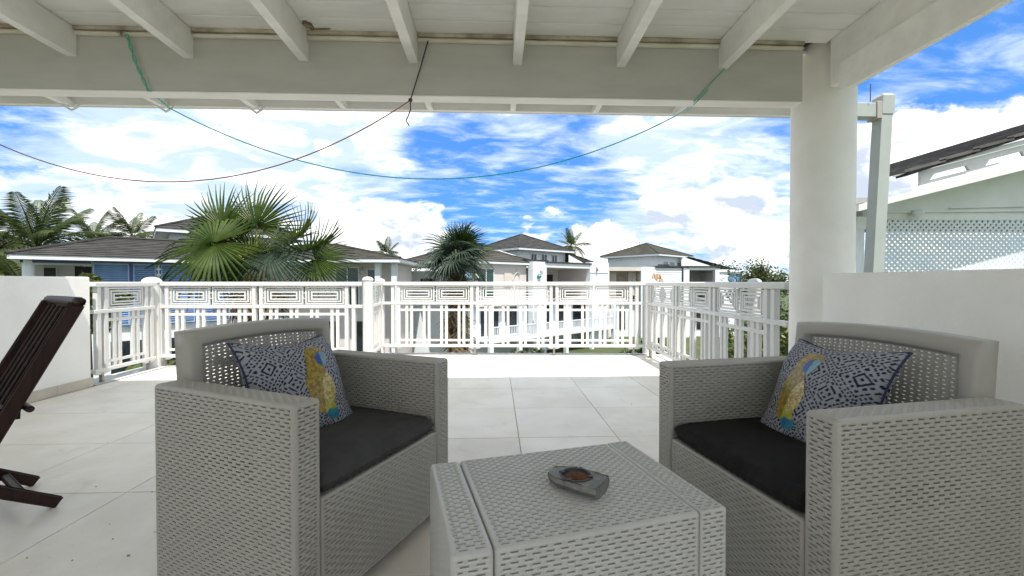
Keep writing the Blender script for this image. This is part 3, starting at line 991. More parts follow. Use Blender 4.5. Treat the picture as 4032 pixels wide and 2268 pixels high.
def inside(poly, x, y):
    c = False
    j = len(poly) - 1
    for i in range(len(poly)):
        xi, yi = poly[i]; xj, yj = poly[j]
        if (yi > y) != (yj > y) and x < (xj - xi) * (y - yi) / (yj - yi) + xi: c = not c
        j = i
    return c


BIRD = [  # plain parrot shape sewn on the cover, in cover coordinates about its own middle
    ('gold', [(-.12, .62), (-.165, .47), (-.16, .28), (-.10, .12), (-.045, .08), (-.03, .27), (-.02, .42), (.02, .50), (.075, .55), (.055, .63), (.0, .66), (.0, .74), (.05, .80), (.12, .815), (.15, .79), (.155, .84), (.11, .885), (.03, .90), (-.04, .875), (-.08, .79)]),
    ('pale', [(-.02, .42), (-.03, .27), (.0, .18), (.07, .20), (.125, .30), (.13, .42), (.075, .55), (.02, .50)]),
    ('blue', [(.0, .66), (.0, .735), (.05, .79), (.075, .795), (.065, .70), (.055, .63)]),
    ('aqua', [(.075, .795), (.12, .812), (.15, .78), (.13, .70), (.085, .61), (.055, .63), (.065, .70)]),
    ('lime', [(-.03, .27), (.0, .18), (.07, .20), (.11, .13), (.06, .12), (.0, .13), (-.045, .08)]),
    ('teal', [(-.045, .08), (.0, .13), (.06, .12), (.11, .13), (.12, .03), (.06, -.0), (.0, .02)]),
]
PS = 0.388


def pillow_pt(u, v, side, off=0.0):
    x = u * PS / 2 * (1 - 0.075 * (1 - v * v) * abs(u) ** 3)
    z = v * PS / 2 * (1 - (0.19 if v > 0 else 0.07) * (1 - u * u) ** 1.3 * abs(v) ** 3)
    f = max(0.0, (1 - u * u) * (1 - v * v))
    t = 0.072 * f ** 0.42 * (1 - 0.10 * math.sin(3 * u + 2 * v))
    y = -0.028 * v * v * v + 0.012 * math.cos(2.2 * u + .4)
    return Vector((x, y + side * (t + off), z))


def pillow(label, bx, by, flip, lab_print):
    n = 170
    b = MB(); b.smooth = True
    rr = random.Random(2)
    vt, cols = [], []
    for side in (1, -1):
        for j in range(n + 1):
            for i in range(n + 1):
                u, v = -1 + 2 * i / n, -1 + 2 * j / n
                vt.append(pillow_pt(u, v, side))
                uu = (1 - u) / 2 if True else 0
                cols.append(ikat(uu, (v + 1) / 2, rr))
    N = n + 1
    ff = []
    for s in (0, 1):
        o = s * N * N
        for j in range(n):
            for i in range(n):
                q = (o + j * N + i, o + j * N + i + 1, o + (j + 1) * N + i + 1, o + (j + 1) * N + i)
                ff.append(q if s else q[::-1])
    b.add(vt, ff)
    me = b.mesh('pillow_cover', PILM)
    ca = me.color_attributes.new('print', 'FLOAT_COLOR', 'POINT')
    ca.data.foreach_set('color', [c for q in cols for c in (*q, 1.0)])
    r = empty('throw_pillow', (0, 0, 0), 0, label, 'pillow', 'blue and white pillows with a parrot')
    mesh_obj('cover', me, r)
    m = MB(); m.smooth = True
    ed = [(-1 + 2 * k / 24, -1) for k in range(24)] + [(1, -1 + 2 * k / 24) for k in range(24)] + [(1 - 2 * k / 24, 1) for k in range(24)] + [(-1, 1 - 2 * k / 24) for k in range(25)]
    m.tube([pillow_pt(u, v, 0) for u, v in ed], 0.0042, 7, cap=False)
    m.build('piping', PIPE, r, local=True)
    # appliqued parrot on the front (the +y side; the viewer sees u mirrored)
    g = 110
    for key, poly in BIRD:
        m = MB(); m.smooth = True
        for j in range(g):
            for i in range(g):
                s, t_ = (i + .5) / g, (j + .5) / g
                if inside(poly, (s - bx) / 1.02, (t_ - by) / 0.86):
                    a = []
                    for (ii, jj) in ((i, j), (i + 1, j), (i + 1, j + 1), (i, j + 1)):
                        a.append(pillow_pt(1 - 2 * ii / g, -1 + 2 * jj / g, 1, 0.0016))
                    m.quad(*a)
        if m.f: m.build('parrot_applique', SEQ[key], r, local=True)
    # tuft at a corner
    m = MB()
    for k in range(14):
        p = pillow_pt(-0.985, -0.985, 0)
        m.tube([p, p + Vector((-0.006 - .014 * random.random(), random.uniform(-.008, .008), -0.002 - .012 * random.random()))], 0.0013, 4)
    m.build('corner_tuft', mat('pale_thread', (0.5, 0.5, 0.53), 0.9), r, local=True)
    return r


def place_pillow(p, c, a, loc, tilt, roll, spin=0):
    M = Matrix.Translation((c.x, c.y, 0)) @ Matrix.Rotation(a, 4, 'Z') @ Matrix.Translation(loc) @ Matrix.Rotation(spin, 4, 'Z') @ Matrix.Rotation(tilt, 4, 'X') @ Matrix.Rotation(roll, 4, 'Y')
    p.matrix_world = M


# in the chair frame: +y is the front, x = 0 the middle; the pillow leans back
pL = pillow('blue and white pillow with a gold parrot leaning in the left armchair', 0.58, 0.06, 1, '')
place_pillow(pL, cL, aL, (0.002, -0.118, 0.574), R(24), R(-3))
pR = pillow('blue and white pillow with a gold parrot leaning in the right armchair', 0.40, 0.07, 1, '')
place_pillow(pR, cR, aR, (0.034, -0.116, 0.572), R(24), R(1))

# ---------------------------------------------------------------- coffee table
tb = empty('coffee_table', (0.172, 1.087, 0), R(14.0), 'low pale grey woven plastic table with a stone ashtray on top', 'table')
TL, TD, TH = 0.637, 0.432, 0.435
m = MB(); weave_box(m, (-TL / 2 + 0.0425, 0, TH / 2 + 0.006), (0.085, TD, TH - 0.012), 0.010, plain=('-z',)); m.build('end_panel', TABLEM, tb, local=True)
m = MB(); weave_box(m, (TL / 2 - 0.036, 0, TH / 2 + 0.006), (0.072, TD, TH - 0.012), 0.005, plain=('-z',)); m.build('end_panel', TABLEM, tb, local=True)
x0, x1 = -TL / 2 + 0.0865, TL / 2 - 0.0724
m = MB(); weave_box(m, ((x0 + x1) / 2, 0, TH - 0.115), (x1 - x0, TD, 0.23), 0.009, plain=('-z', '-x', '+x'), pu=0.030); m.build('table_top', TABLEM, tb, local=True)

# ---------------------------------------------------------------- ashtray
at = empty('ashtray', (0.2037, 1.062, TH), R(-38), 'rough grey stone ashtray with a burnt brown bowl', 'ashtray')
m = MB()
prof = [(-0.042, 0.031), (-0.047, 0.020), (-0.036, 0.006), (-0.022, 0.0006), (0.020, 0.0006), (0.036, 0.008), (0.046, 0.022), (0.040, 0.034)]
NSEG = 14
rr = random.Random(4)
rings = []
for k in range(NSEG + 1):
    q = k / NSEG
    x = -0.072 + 0.144 * q
    s = 0.42 + 0.58 * min(1, q * 3.2) ** 0.7 if q < .5 else 1.0 - 0.05 * max(0, q - .8) * 5
    zs = 0.86 + 0.14 * min(1, q * 2.0)
    rings.append([(x + rr.uniform(-.001, .001), p[0] * s + rr.uniform(-.0009, .0009), max(0.0006, p[1] * zs + rr.uniform(-.0006, .0006))) for p in prof])
n = len(prof)
vv = [p for r_ in rings for p in r_]
ff = [(k * n + i, k * n + i + 1, (k + 1) * n + i + 1, (k + 1) * n + i) for k in range(NSEG) for i in range(n - 1)]
ff += [tuple(range(n)), tuple(range(NSEG * n + n - 1, NSEG * n - 1, -1))]
m.add(vv, ff)
# the top, left open where the bowl is
BRAD = 0.0365
bc = Vector((0.0, -0.002))
K = 40
inner, outer = [], []
for k in range(K):
    a = 2 * math.pi * k / K
    d = Vector((math.cos(a), math.sin(a)))
    inner.append((bc.x + d.x * BRAD, bc.y + d.y * BRAD, 0.0325))
    best = 9
    for (p, q) in [((rings[i][0][0], rings[i][0][1]), (rings[i + 1][0][0], rings[i + 1][0][1])) for i in range(NSEG)] + [((rings[i][-1][0], rings[i][-1][1]), (rings[i + 1][-1][0], rings[i + 1][-1][1])) for i in range(NSEG)] + \
            [((rings[0][0][0], rings[0][0][1]), (rings[0][-1][0], rings[0][-1][1])), ((rings[-1][0][0], rings[-1][0][1]), (rings[-1][-1][0], rings[-1][-1][1]))]:
        p, q = Vector(p), Vector(q); e = q - p
        den = d.x * e.y - d.y * e.x
        if abs(den) < 1e-9: continue
        t1 = ((p.x - bc.x) * e.y - (p.y - bc.y) * e.x) / den
        t2 = ((p.x - bc.x) * d.y - (p.y - bc.y) * d.x) / den
        if t1 > 0 and -.001 <= t2 <= 1.001: best = min(best, t1)
    q = (bc.x + d.x * best + 0.072) / 0.144
    outer.append((bc.x + d.x * best, bc.y + d.y * best, 0.0325 * (0.86 + 0.14 * min(1, max(0, q) * 2)) + 0.0008 * math.sin(k)))
m.add(inner + outer, [(k, (k + 1) % K, K + (k + 1) % K, K + k) for k in range(K)])
m.build('block', STONE, at, local=True)
m = MB(); m.smooth = True
m.lathe([(BRAD + .0045, .0331), (BRAD + .003, .0348), (BRAD - .001, .0345), (BRAD - .002, .031), (BRAD - .003, .024)], 40, (bc.x, bc.y, 0)); m.build('rim', STONE_D, at, local=True)
m = MB(); m.smooth = True
m.lathe([(BRAD - .003, .027), (BRAD - .007, .017), (BRAD - .018, .011), (.0002, .010)], 32, (bc.x, bc.y, 0)); m.build('bowl', BROWN, at, local=True)
for an in (0.2, 1.75, 3.4, 4.75):
    m = MB(); m.box((bc.x + BRAD * math.cos(an), bc.y + BRAD * math.sin(an), 0.0345), (0.013, 0.0065, 0.0035), an); m.build('cigarette_notch', STONE_D, at, local=True)

# ---------------------------------------------------------------- dark folding chair at the left edge
fc = empty('folding_chair', (-2.017, 1.978, 0), R(-33.7), 'dark red wooden folding chair with a tall slatted back', 'chair')
HWD = 0.225


def bar(name, p, q, wd, th, parent=fc, mt=DARKWOOD, roll=None):
    """squared wooden bar between two points of the chair's own frame; wd across (x), th in the side plane"""
    p, q = Vector(p), Vector(q)
    d = (q - p); L = d.length; d.normalize()
    X = Vector((1, 0, 0)) if abs(d.x) < .9 else Vector((0, 1, 0)); X = (X - d * X.dot(d)).normalized(); Y = d.cross(X)
    m = MB()
    vv = []
    e = 0.004
    for t_, s in ((0, 1), (L, 1)):
        for a, b in ((-1, -1), (1, -1), (1, 1), (-1, 1)):
            for k in (0, 1):
                aa = a * (wd / 2 - (e if (k == 0) == (a * b > 0) else 0)); bb = b * (th / 2 - (e if (k == 1) == (a * b > 0) else 0))
                vv.append(p + d * t_ + X * aa + Y * bb)
    m.add(vv, [tuple(range(7, -1, -1)), tuple(range(8, 16))] + [(i, (i + 1) % 8, 8 + (i + 1) % 8, 8 + i) for i in range(8)])
    return m.build(name, mt, parent, local=True)


def BP(z, off=0.0):                                        # a point of the back, y along the lean
    return (z - 0.735) / 2.136 + 0.0


for s in (-1, 1):
    bar('back_stile', (s * (HWD - .012), BP(0.01) , 0.01), (s * (HWD - .012), BP(0.858), 0.858), 0.024, 0.050)
    bar('rear_leg', (s * (HWD - (0.045 if s > 0 else 0.045)), 0.0, 0.014), (s * (HWD - .045), -0.60, 0.43), 0.028, 0.045)
    bar('seat_rail', (s * (HWD - .075), -0.10, 0.415), (s * (HWD - .075), -0.62, 0.445), 0.024, 0.04)
for k in range(6):
    x = -HWD + 0.053 + k * (2 * HWD - 0.106) / 5
    bar('back_slat', (x, BP(0.40) , 0.40), (x, BP(0.848), 0.848), 0.040, 0.014)
m = MB(); m.smooth = True
pts = [(-HWD - .004, BP(.866) + .004, .864)] + [(-HWD + 2 * HWD * k / 10, BP(.868) + .006 * math.sin(math.pi * k / 10), .868) for k in range(11)] + [(HWD + .004, BP(.866) + .004, .864)]
m.tube(pts, 0.022, 10); m.build('top_rail', DARKWOOD, fc, local=True)
bar('cross_rail', (-HWD + .03, BP(.42), .42), (HWD - .03, BP(.42), .42), 0.045, 0.024)
m = MB(); m.smooth = True; m.tube([(-HWD - .02, BP(.45) + .045, .445), (HWD + .02, BP(.45) + .045, .445)], 0.013, 10); m.build('dowel', DARKWOOD, fc, local=True)
for k in range(8):
    y = -0.14 - k * 0.062
    bar('seat_slat', (-HWD + .05, y, 0.448 - .05 * (k == 0) * 0 + 0.0), (HWD - .05, y, 0.448), 0.05, 0.014)
bar('stretcher', (-HWD + .06, -0.1, 0.085), (HWD - .06, -0.1, 0.085), 0.03, 0.02)
# ================================================================ GROUND
GZ = -2.9
m = MB(); m.quad((-900, -300, GZ), (900, -300, GZ), (900, 1500, GZ), (-900, 1500, GZ)); m.build('ground', GRASS, kind='structure')
m = MB(); m.quad((-30, 15.0, GZ + .006), (40, 19.5, GZ + .006), (40, 22.0, GZ + .006), (-30, 17.2, GZ + .006)); m.build('path', PATHM, kind='structure')
# the lower storey of the terrace itself
lw = empty('terrace_base', (-0.9, 4.0, GZ), 0, 'white masonry storey below the terrace floor', 'wall')
m = MB(); m.b2(-3.85, 1.98, -2.6, 4.85, GZ, -0.325); m.build('wall', STUCCO, lw)


# ================================================================ HOUSES
def hip(mb, x0, x1, y0, y1, ze, za, n=9, step=0.035):
    """hipped roof laid in stepped courses; x0..y1 is the eave line"""
    half = min(x1 - x0, y1 - y0) / 2
    def rect(d, z): return [(x0 + d, y0 + d, z), (x1 - d, y0 + d, z), (x1 - d, y1 - d, z), (x0 + d, y1 - d, z)]
    for k in range(n):
        d0, d1 = half * k / n, half * (k + 1) / n
        if k == n - 1: d1 = half - 1e-3
        z0, z1 = ze + (za - ze) * k / n, ze + (za - ze) * (k + 1) / n
        lo, up, rb = rect(d0, z0 + step), rect(d1, z1 + step * .25), rect(d0, z0)
        mb.add(rb + lo + up, [(i, (i + 1) % 4, 4 + (i + 1) % 4, 4 + i) for i in range(4)] + [(4 + i, 4 + (i + 1) % 4, 8 + (i + 1) % 4, 8 + i) for i in range(4)])
    a, b = rect(half - 1e-3, za + step * .25), None
    mb.add(a, [(0, 1, 2, 3)])
    # hip and ridge tiles
    cs = rect(0, ze + step); tp = rect(half, za + step)
    for i in range(4):
        mb.tube([Vector(cs[i]), Vector(tp[i])], 0.05, 6)
    if abs((x1 - x0) - (y1 - y0)) > .1:
        mb.tube([Vector(tp[0]), Vector(tp[2])], 0.05, 6)


def fascia_ring(mb, x0, x1, y0, y1, z0, z1, t=0.05):
    mb.b2(x0, x1, y0 - .001, y0 + t, z0, z1); mb.b2(x0, x1, y1 - t, y1 + .001, z0, z1)
    mb.b2(x0 - .001, x0 + t, y0 + t + .001, y1 - t - .001, z0, z1); mb.b2(x1 - t, x1 + .001, y0 + t + .001, y1 - t - .001, z0, z1)
    mb.b2(x0 + t + .001, x1 - t - .001, y0 + t + .001, y1 - t - .001, z0 + .02, z0 + .035)


def window(root, T, x0, x1, z0, z1, y, panes=2, glass=GLASSD, fr=0.045, frm=HWHITE, dep=0.05):
    """frame of four bars in the wall at depth y of frame T, looking towards -y, with its panes set back"""
    m = MB(T)
    m.b2(x0, x1, y - dep, y + .01, z1 - fr, z1); m.b2(x0, x1, y - dep, y + .01, z0, z0 + fr)
    w_ = (x1 - x0 - fr * (panes + 1)) / panes
    for k in range(panes + 1):
        a = x0 + k * (w_ + fr)
        m.b2(a, a + fr, y - dep + .002, y + .01, z0 + fr, z1 - fr)
    f = m.build('window', frm, root)
    for k in range(panes):
        a = x0 + fr + k * (w_ + fr)
        m = MB(T); m.b2(a, a + w_, y - dep * .45, y - dep * .3, z0 + fr, z1 - fr); m.build('pane', glass, f)
    return f


def opening(root, T, x0, x1, z0, z1, y, depth, inner=HWHITE, name='recess'):
    """a room-like recess seen from outside: back, two sides, ceiling"""
    m = MB(T)
    m.quad((x0, y + depth, z0), (x1, y + depth, z0), (x1, y + depth, z1), (x0, y + depth, z1))
    m.quad((x0, y, z0), (x0, y + depth, z0), (x0, y + depth, z1), (x0, y, z1))
    m.quad((x1, y, z0), (x1, y + depth, z0), (x1, y + depth, z1), (x1, y, z1))
    m.quad((x0, y, z1), (x1, y, z1), (x1, y + depth, z1), (x0, y + depth, z1))
    m.quad((x0, y, z0), (x1, y, z0), (x1, y + depth, z0), (x0, y + depth, z0))
    return m.build(name, inner, root)


def balcony(root, T, x0, x1, y, z0, z1, name='balcony_rail'):
    m = MB(T)
    m.b2(x0, x1, y - .03, y + .03, z1 - .05, z1); m.b2(x0, x1, y - .03, y + .03, z0, z0 + .05)
    n = int((x1 - x0) / 0.105)
    for k in range(n + 1):
        a = x0 + (x1 - x0) * k / n
        m.b2(a - .018, a + .018, y - .015, y + .015, z0 + .05, z1 - .05)
    m.build(name, HWHITE, root)


# ---------------------------------------------------------------- tower house in the middle (and its twin to the right)
def tower(root, T, lx, ly, size, ze, za, zbase, roofm, wallm, wins, panes=2, glass=GLASSD):
    """square upper storey with overhanging hipped roof; lx, ly its near eave corner in the frame"""
    m = MB(T); hip(m, lx, lx + size, ly, ly + size, ze, za, 10); m.build('tower_roof', roofm, root)
    m = MB(T); fascia_ring(m, lx + .02, lx + size - .02, ly + .02, ly + size - .02, ze - .13, ze + .005); m.build('eave_board', HWHITE, root)
    i = 0.45
    m = MB(T); m.b2(lx + i, lx + size - i, ly + i, ly + size - i, zbase, ze - .125); m.build('tower_wall', wallm, root)
    for a, b, z0, z1 in wins:
        window(root, T, lx + i + a, lx + i + b, z0, z1, ly + i, panes, glass, 0.035)


hc = empty('white_house', (1.93, 22.0, GZ), 0, 'white house with three pairs of dark tower windows and a star ornament on its wall', 'house')
T = frame(1.93, 22.0, 39)
tower(hc, T, 1.436, 2.70, 5.05, 3.00, 4.12, 0.5, ROOF, HWHITE, [(0.94, 1.46, 2.17, 2.72), (1.86, 2.38, 2.17, 2.72), (2.80, 3.32, 2.17, 2.72)])
# lean-to roof running off the tower to the right
m = MB(T)
for k in range(7):
    xa, xb = 6.05 + 0.62 * k, 6.05 + 0.62 * (k + 1)
    za, zb = 2.86 - 0.125 * k, 2.86 - 0.125 * (k + 1)
    m.add([(xa, 2.75, za), (xb, 2.75, zb + .03), (xb, 7.2, zb + .03), (xa, 7.2, za), (xb, 2.75, zb), (xb, 7.2, zb)], [(0, 1, 2, 3), (1, 4, 5, 2)])
m.add([(6.05, 2.76, 2.80), (10.4, 2.76, 1.98), (6.05, 2.76, 1.98)], [(0, 1, 2)])
m.build('side_roof', ROOF, hc)
m = MB(T); m.add([(5.9, 2.73, 2.05), (8.0, 2.73, 2.05), (5.9, 2.73, 2.74)], [(0, 1, 2)]); m.build('gable_wall', HWHITE, hc)
# front: ornament wall, carport, plain wall
m = MB(T); m.b2(0.0, 1.02, 0, 0.35, GZ, 2.02); m.build('wall', HWHITE, hc)
m = MB(T); m.b2(4.68, 6.42, -0.02, 0.33, GZ, 2.13); m.build('wall', HWHITE, hc)
m = MB(T); m.b2(4.66, 6.44, -0.05, -0.021, 1.50, 1.53); m.b2(6.38, 6.45, -.06, -.022, 0.0, 2.13); m.build('wall_batten', HWHITE, hc)
m = MB(T); m.b2(1.021, 4.679, 0.02, 0.30, 1.74, 1.98); m.build('lintel', HWHITE, hc)
m = MB(T); m.b2(0.9, 4.8, -0.05, 2.72, 1.982, 2.05); m.b2(-0.2, 1.6, 0.4, 3.0, 2.06, 2.14); m.build('flat_roof', ROOF, hc)
opening(hc, T, 1.022, 4.678, 0.0, 1.74, 0.301, 2.2, HPINK, 'carport')
m = MB(T); m.b2(1.6, 2.05, 2.42, 2.47, 1.05, 1.72); m.build('dark_picture', BLACK, hc)
for a in (2.25, 2.5):
    m = MB(T); m.b2(a, a + .14, 2.43, 2.47, 1.02, 1.62); m.build('narrow_picture', BLACK, hc)
m = MB(T); m.b2(2.95, 4.05, 2.40, 2.46, 0.2, 1.40); m.build('dark_door', BLACK, hc)
m = MB(T); m.box((5.25, -0.09, 1.66), (0.09, 0.10, 0.17)); m.box((5.25, -0.07, 1.79), (0.05, 0.06, 0.08)); m.build('wall_lamp', STEEL, hc)
m = MB(T)
star = []
for k in range(10):
    a = math.pi / 2 + math.pi * k / 5; q = 0.13 if k % 2 == 0 else 0.055
    star.append((0.62 + q * math.cos(a), 1.50 + q * math.sin(a)))
m.extr(star, 'y', -0.035, -0.003); m.build('star_ornament', mat('blue_grey_star', (0.35, 0.45, 0.50), 0.5), hc)
m = MB(T)
m.lathe([(0.02, -.12), (0.11, -.07), (0.13, 0.0), (.09, .08), (0.03, .12)], 10, (0.40, -0.06, 1.26)); m.build('wall_planter', mat('teal_planter', (0.08, 0.22, 0.22), 0.5), hc)
# low wing to the left of the ornament wall, with hipped roof, window, picture and branch ornament
m = MB(T); m.b2(-3.3, -0.004, 0.5, 0.8, -0.25, 1.92); m.build('wing_wall', HPINK, hc)
m = MB(T); hip(m, -5.2, 0.9, 0.25, 5.0, 1.96, 2.75, 7); m.build('wing_roof', ROOF_O, hc)
m = MB(T); fascia_ring(m, -5.18, 0.88, 0.27, 4.98, 1.84, 1.958); m.build('wing_eave', HWHITE, hc)
window(hc, T, -3.2, -2.2, 0.2, 1.62, 0.5, 2, GLASST)
m = MB(T); m.b2(-1.55, -1.06, 0.45, 0.499, 0.75, 1.40); m.build('picture', HBEIGE, hc)
m = MB(T); m.tube([(-1.0, .46, 1.0), (-.85, .45, 1.35), (-.7, .45, 1.45), (-.55, .45, 1.38), (-.5, .45, 1.25)], 0.022, 5); m.tube([(-.7, .45, 1.45), (-.72, .45, 1.7)], 0.014, 5); m.build('branch_ornament', HBEIGE, hc)
# lower storey with its balcony
m = MB(T); m.b2(-3.3, 6.4, 0.9, 1.1, GZ, -0.05); m.build('lower_wall', HWHITE, hc)
for a, b in ((-2.7, -1.6), (-1.1, -0.1), (1.2, 2.3), (2.7, 3.4), (4.2, 5.4)):
    m = MB(T); m.b2(a, b, 0.86, 0.895, -1.74, -0.38); m.build('lower_window', GLASSD, hc)
m = MB(T); m.b2(-3.3, 6.4, -0.6, 0.85, -1.88, -1.75); m.build('balcony_floor', HWHITE, hc)
balcony(hc, T, -3.2, 6.3, -0.5, -1.745, -1.14)
for a in (-3.2, -1.4, -.2, 2.0, 4.2, 6.3):
    m = MB(T); m.b2(a - .1, a + .1, -.62, -.42, GZ, -0.1); m.build('balcony_post', HWHITE, hc)
m = MB(); m.tube([(0.18, 25.9, 2.86), (0.75, 25.3, 2.64), (1.35, 24.95, 2.42)], 0.03, 6); m.build('white_pole', HWHITE, hc)

hd = empty('white_house', (11.9, 30.6, GZ), 0, 'pale house on the right with grey tower windows, clapboard wall and a deep porch', 'house')
T = frame(11.9, 30.6, 39)
tower(hd, T, 0, 0, 5.3, 3.02, 4.08, -0.5, ROOF_O, HWHITE, [(0.92, 1.62, 1.95, 2.52), (1.86, 2.62, 1.95, 2.52), (2.95, 3.70, 1.95, 2.52)], 1, mat('grey_curtained_glass', (0.20, 0.22, 0.24), 0.2, 0.2, 3))
m = MB()
for k in range(7):
    xa, xb = 15.2 + 0.55 * k, 15.2 + 0.55 * (k + 1); za, zb = 2.95 - .14 * k, 2.95 - .14 * (k + 1)
    m.add([(xa, 33.0, za), (xb, 33.0, zb + .03), (xb, 37, zb + .03), (xa, 37, za), (xb, 33, zb), (xb, 37, zb)], [(0, 1, 2, 3), (1, 4, 5, 2)])
m.build('side_roof', ROOF, hd)
m = MB(); m.add([(14.6, 32.95, 1.9), (18.0, 32.95, 1.9), (14.6, 32.95, 2.95)], [(0, 1, 2)]); m.build('gable_wall', HWHITE, hd)
Y = 29.0
m = MB(); m.b2(7.5, 10.03, Y + .02, Y + .25, 1.72, 1.98); m.b2(7.5, 7.84, Y + .03, Y + .24, GZ, 1.719); m.build('porch_lintel', HBEIGE, hd)
opening(hd, Matrix(), 7.845, 10.02, -0.3, 1.719, Y + .25, 1.8, HBEIGE, 'porch')
for k, a in enumerate((7.95, 9.35)):
    m = MB()
    for q in range(7): m.b2(a + .075 * q, a + .075 * q + .05, Y + .6 + .03 * (q % 2), Y + .66 + .03 * (q % 2), 0.0, 1.70)
    m.build('porch_curtain', HPINK, hd)
m = MB(); m.b2(10.035, 11.06, Y, Y + .6, GZ, 2.0); m.build('wall', HWHITE, hd)
cl = MB(); cl.b2(11.08, 12.90, Y + .05, Y + .5, GZ, 1.93); wcl = cl.build('clapboard_wall', HWHITE, hd)
for k in range(14):
    z = 1.90 - .145 * k
    m = MB(); m.extr([(Y + .05, z), (Y + .02, z - .138), (Y + .049, z - .138)], 'x', 11.08, 12.90); m.build('plank', HWHITE, wcl)
m = MB(); m.b2(12.905, 13.0, Y - .02, Y + .5, GZ, 1.95); m.build('dark_downpipe', GLASSD, hd)
m = MB(); m.b2(11.0, 15.6, Y - .08, Y + 1.6, 1.97, 2.06); m.build('flat_roof', ROOF, hd)
m = MB(); m.b2(11.2, 12.0, Y - .02, Y + .06, 2.07, 2.17); m.build('dark_vent', GLASSD, hd)
m = MB(); m.b2(13.0, 13.42, Y, Y + .4, GZ, 1.90); m.b2(15.25, 15.55, Y, Y + .4, GZ, 1.90); m.build('porch_pillar', HWHITE, hd)
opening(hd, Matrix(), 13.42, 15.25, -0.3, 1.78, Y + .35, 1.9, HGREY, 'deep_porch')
m = MB(); m.b2(13.4, 15.3, Y + .02, Y + .3, 1.781, 1.965); m.build('porch_lintel', HWHITE, hd)
m = MB(); m.tube([(14.7, Y + 1.2, 1.74), (14.7, Y + 1.2, 1.52)], 0.03, 6)
for k in range(3): m.box((14.7 + .3 * math.cos(k * 2.09 + .4), Y + 1.2 + .3 * math.sin(k * 2.09 + .4), 1.5), (.55, .1, .02), k * 2.09 + .4)
m.build('ceiling_fan', STEEL, hd)
m = MB(); m.b2(15.56, 16.25, Y + .1, Y + .4, GZ, 1.82); m.b2(16.25, 17.3, Y + .12, Y + .4, 1.55, 1.78); m.b2(16.25, 17.3, Y + .12, Y + .4, GZ, 0.85); m.build('side_wall', HWHITE, hd)
window(hd, Matrix(), 16.25, 17.25, 0.86, 1.549, Y + .2, 2, mat('pale_blue_glass', (0.10, 0.22, 0.38), 0.1, 0.2, 2), 0.04)
m = MB(); m.b2(7.5, 17.4, Y + .6, Y + 3.0, GZ, -0.31); m.build('lower_wall', HWHITE, hd)
for a in (8.2, 10.5, 12.0, 14.2):
    m = MB(); m.b2(a, a + .9, Y + .56, Y + .595, -2.4, -0.9); m.build('lower_window', GLASSD, hd)
pg = empty('pergola', (17.9, 29.2, GZ), 0, 'white square pergola frame in front of the trees on the right', 'pergola')
for x in (17.25, 18.60):
    m = MB(); m.b2(x - .06, x + .06, 29.0, 29.12, GZ, 1.60); m.build('post', HWHITE, pg)
m = MB(); m.b2(17.15, 18.70, 28.98, 29.14, 1.601, 1.72); m.build('beam', HWHITE, pg)
m = MB(); m.b2(15.6, 17.14, 29.02, 29.10, 1.64, 1.70); m.build('side_beam', HWHITE, pg)

# ---------------------------------------------------------------- blue shuttered house on the left
ha = empty('blue_shuttered_house', (-13.1, 11.9, GZ), 0, 'long white house with blue louvred shutters and a dark weathered roof', 'house')
T = frame(-13.1, 11.9, 39)
m = MB(T); hip(m, 0, 8.4, 0, 3.9, 1.70, 2.40, 11, 0.03); m.build('roof', ROOF, ha)
m = MB(T); fascia_ring(m, .02, 8.38, .02, 3.88, 1.58, 1.705); m.build('eave_board', HWHITE, ha)
m = MB(T); m.lathe([(0.125, GZ), (0.125, 1.585)], 20, (0.345, 0.45, 0)); m.build('column', HWHITE, ha)
m = MB(T); m.b2(0.30, 1.16, 1.6, 1.75, GZ, 1.585); m.b2(1.54, 1.62, 1.61, 1.74, GZ, 1.585); m.build('wall', HGREY, ha)
window(ha, T, 0.48, 0.79, 0.9, 1.42, 1.6, 1, BLACK, 0.03, HGREY)
m = MB(T); m.b2(1.161, 1.539, 1.68, 1.72, GZ, 1.45); m.build('door_opening', BLACK, ha)
m = MB(T); m.b2(0.30, 1.62, 1.58, 1.72, 1.47, 1.55); m.build('door_head', HWHITE, ha)
m = MB(T); m.b2(0.2, 1.6, 0.36, 0.44, 1.50, 1.578); m.build('blue_beam', BLUED, ha)
sh = [(1.63, 2.45, 'blue louvred shutter'), (2.54, 3.10, ''), (3.22, 4.1, ''), (4.2, 5.1, ''), (5.2, 6.1, '')]
for a, b, _ in sh:
    m = MB(T)
    m.b2(a, a + .035, .47, .53, -0.4, 1.53); m.b2(b - .035, b, .47, .53, -0.4, 1.53); m.b2(a + .035, b - .035, .472, .528, 1.49, 1.53); m.b2(a + .035, b - .035, .472, .528, -0.4, -0.36)
    f = m.build('shutter', BLUE, ha)
    z = -0.34
    while z < 1.46:
        m = MB(T); m.box(((a + b) / 2, .50, z + .03), (b - a - .07, .055, .010), rx=R(-32)); m.build('slat', BLUE, f); z += .066
    m = MB(T); m.quad((a + .03, .56, -.4), (b - .03, .56, -.4), (b - .03, .56, 1.53), (a + .03, .56, 1.53)); m.build('backing', BLUE, f)
m = MB(T); m.b2(2.455, 2.535, .46, .54, -0.5, 1.50); m.build('dark_post', BLUED, ha)
for k in range(9):
    m = MB(T); m.lathe([(.03, 0), (.055, .02), (.055, .07), (.03, .09)], 8, (3.16, .44, -0.2 + .19 * k)); m.tube([(3.16, .44, -.2 + .19 * k + .09), (3.16, .44, -.2 + .19 * k + .19)], .02, 6); m.build('turned_post', HWHITE, ha)
m = MB(T); m.b2(0.3, 8.1, 0.58, 3.4, GZ, -0.42); m.build('lower_wall', HWHITE, ha)
m = MB(T); m.b2(1.62, 8.1, 0.60, 3.4, -.41, 1.58); m.build('inner_wall', HGREY, ha)
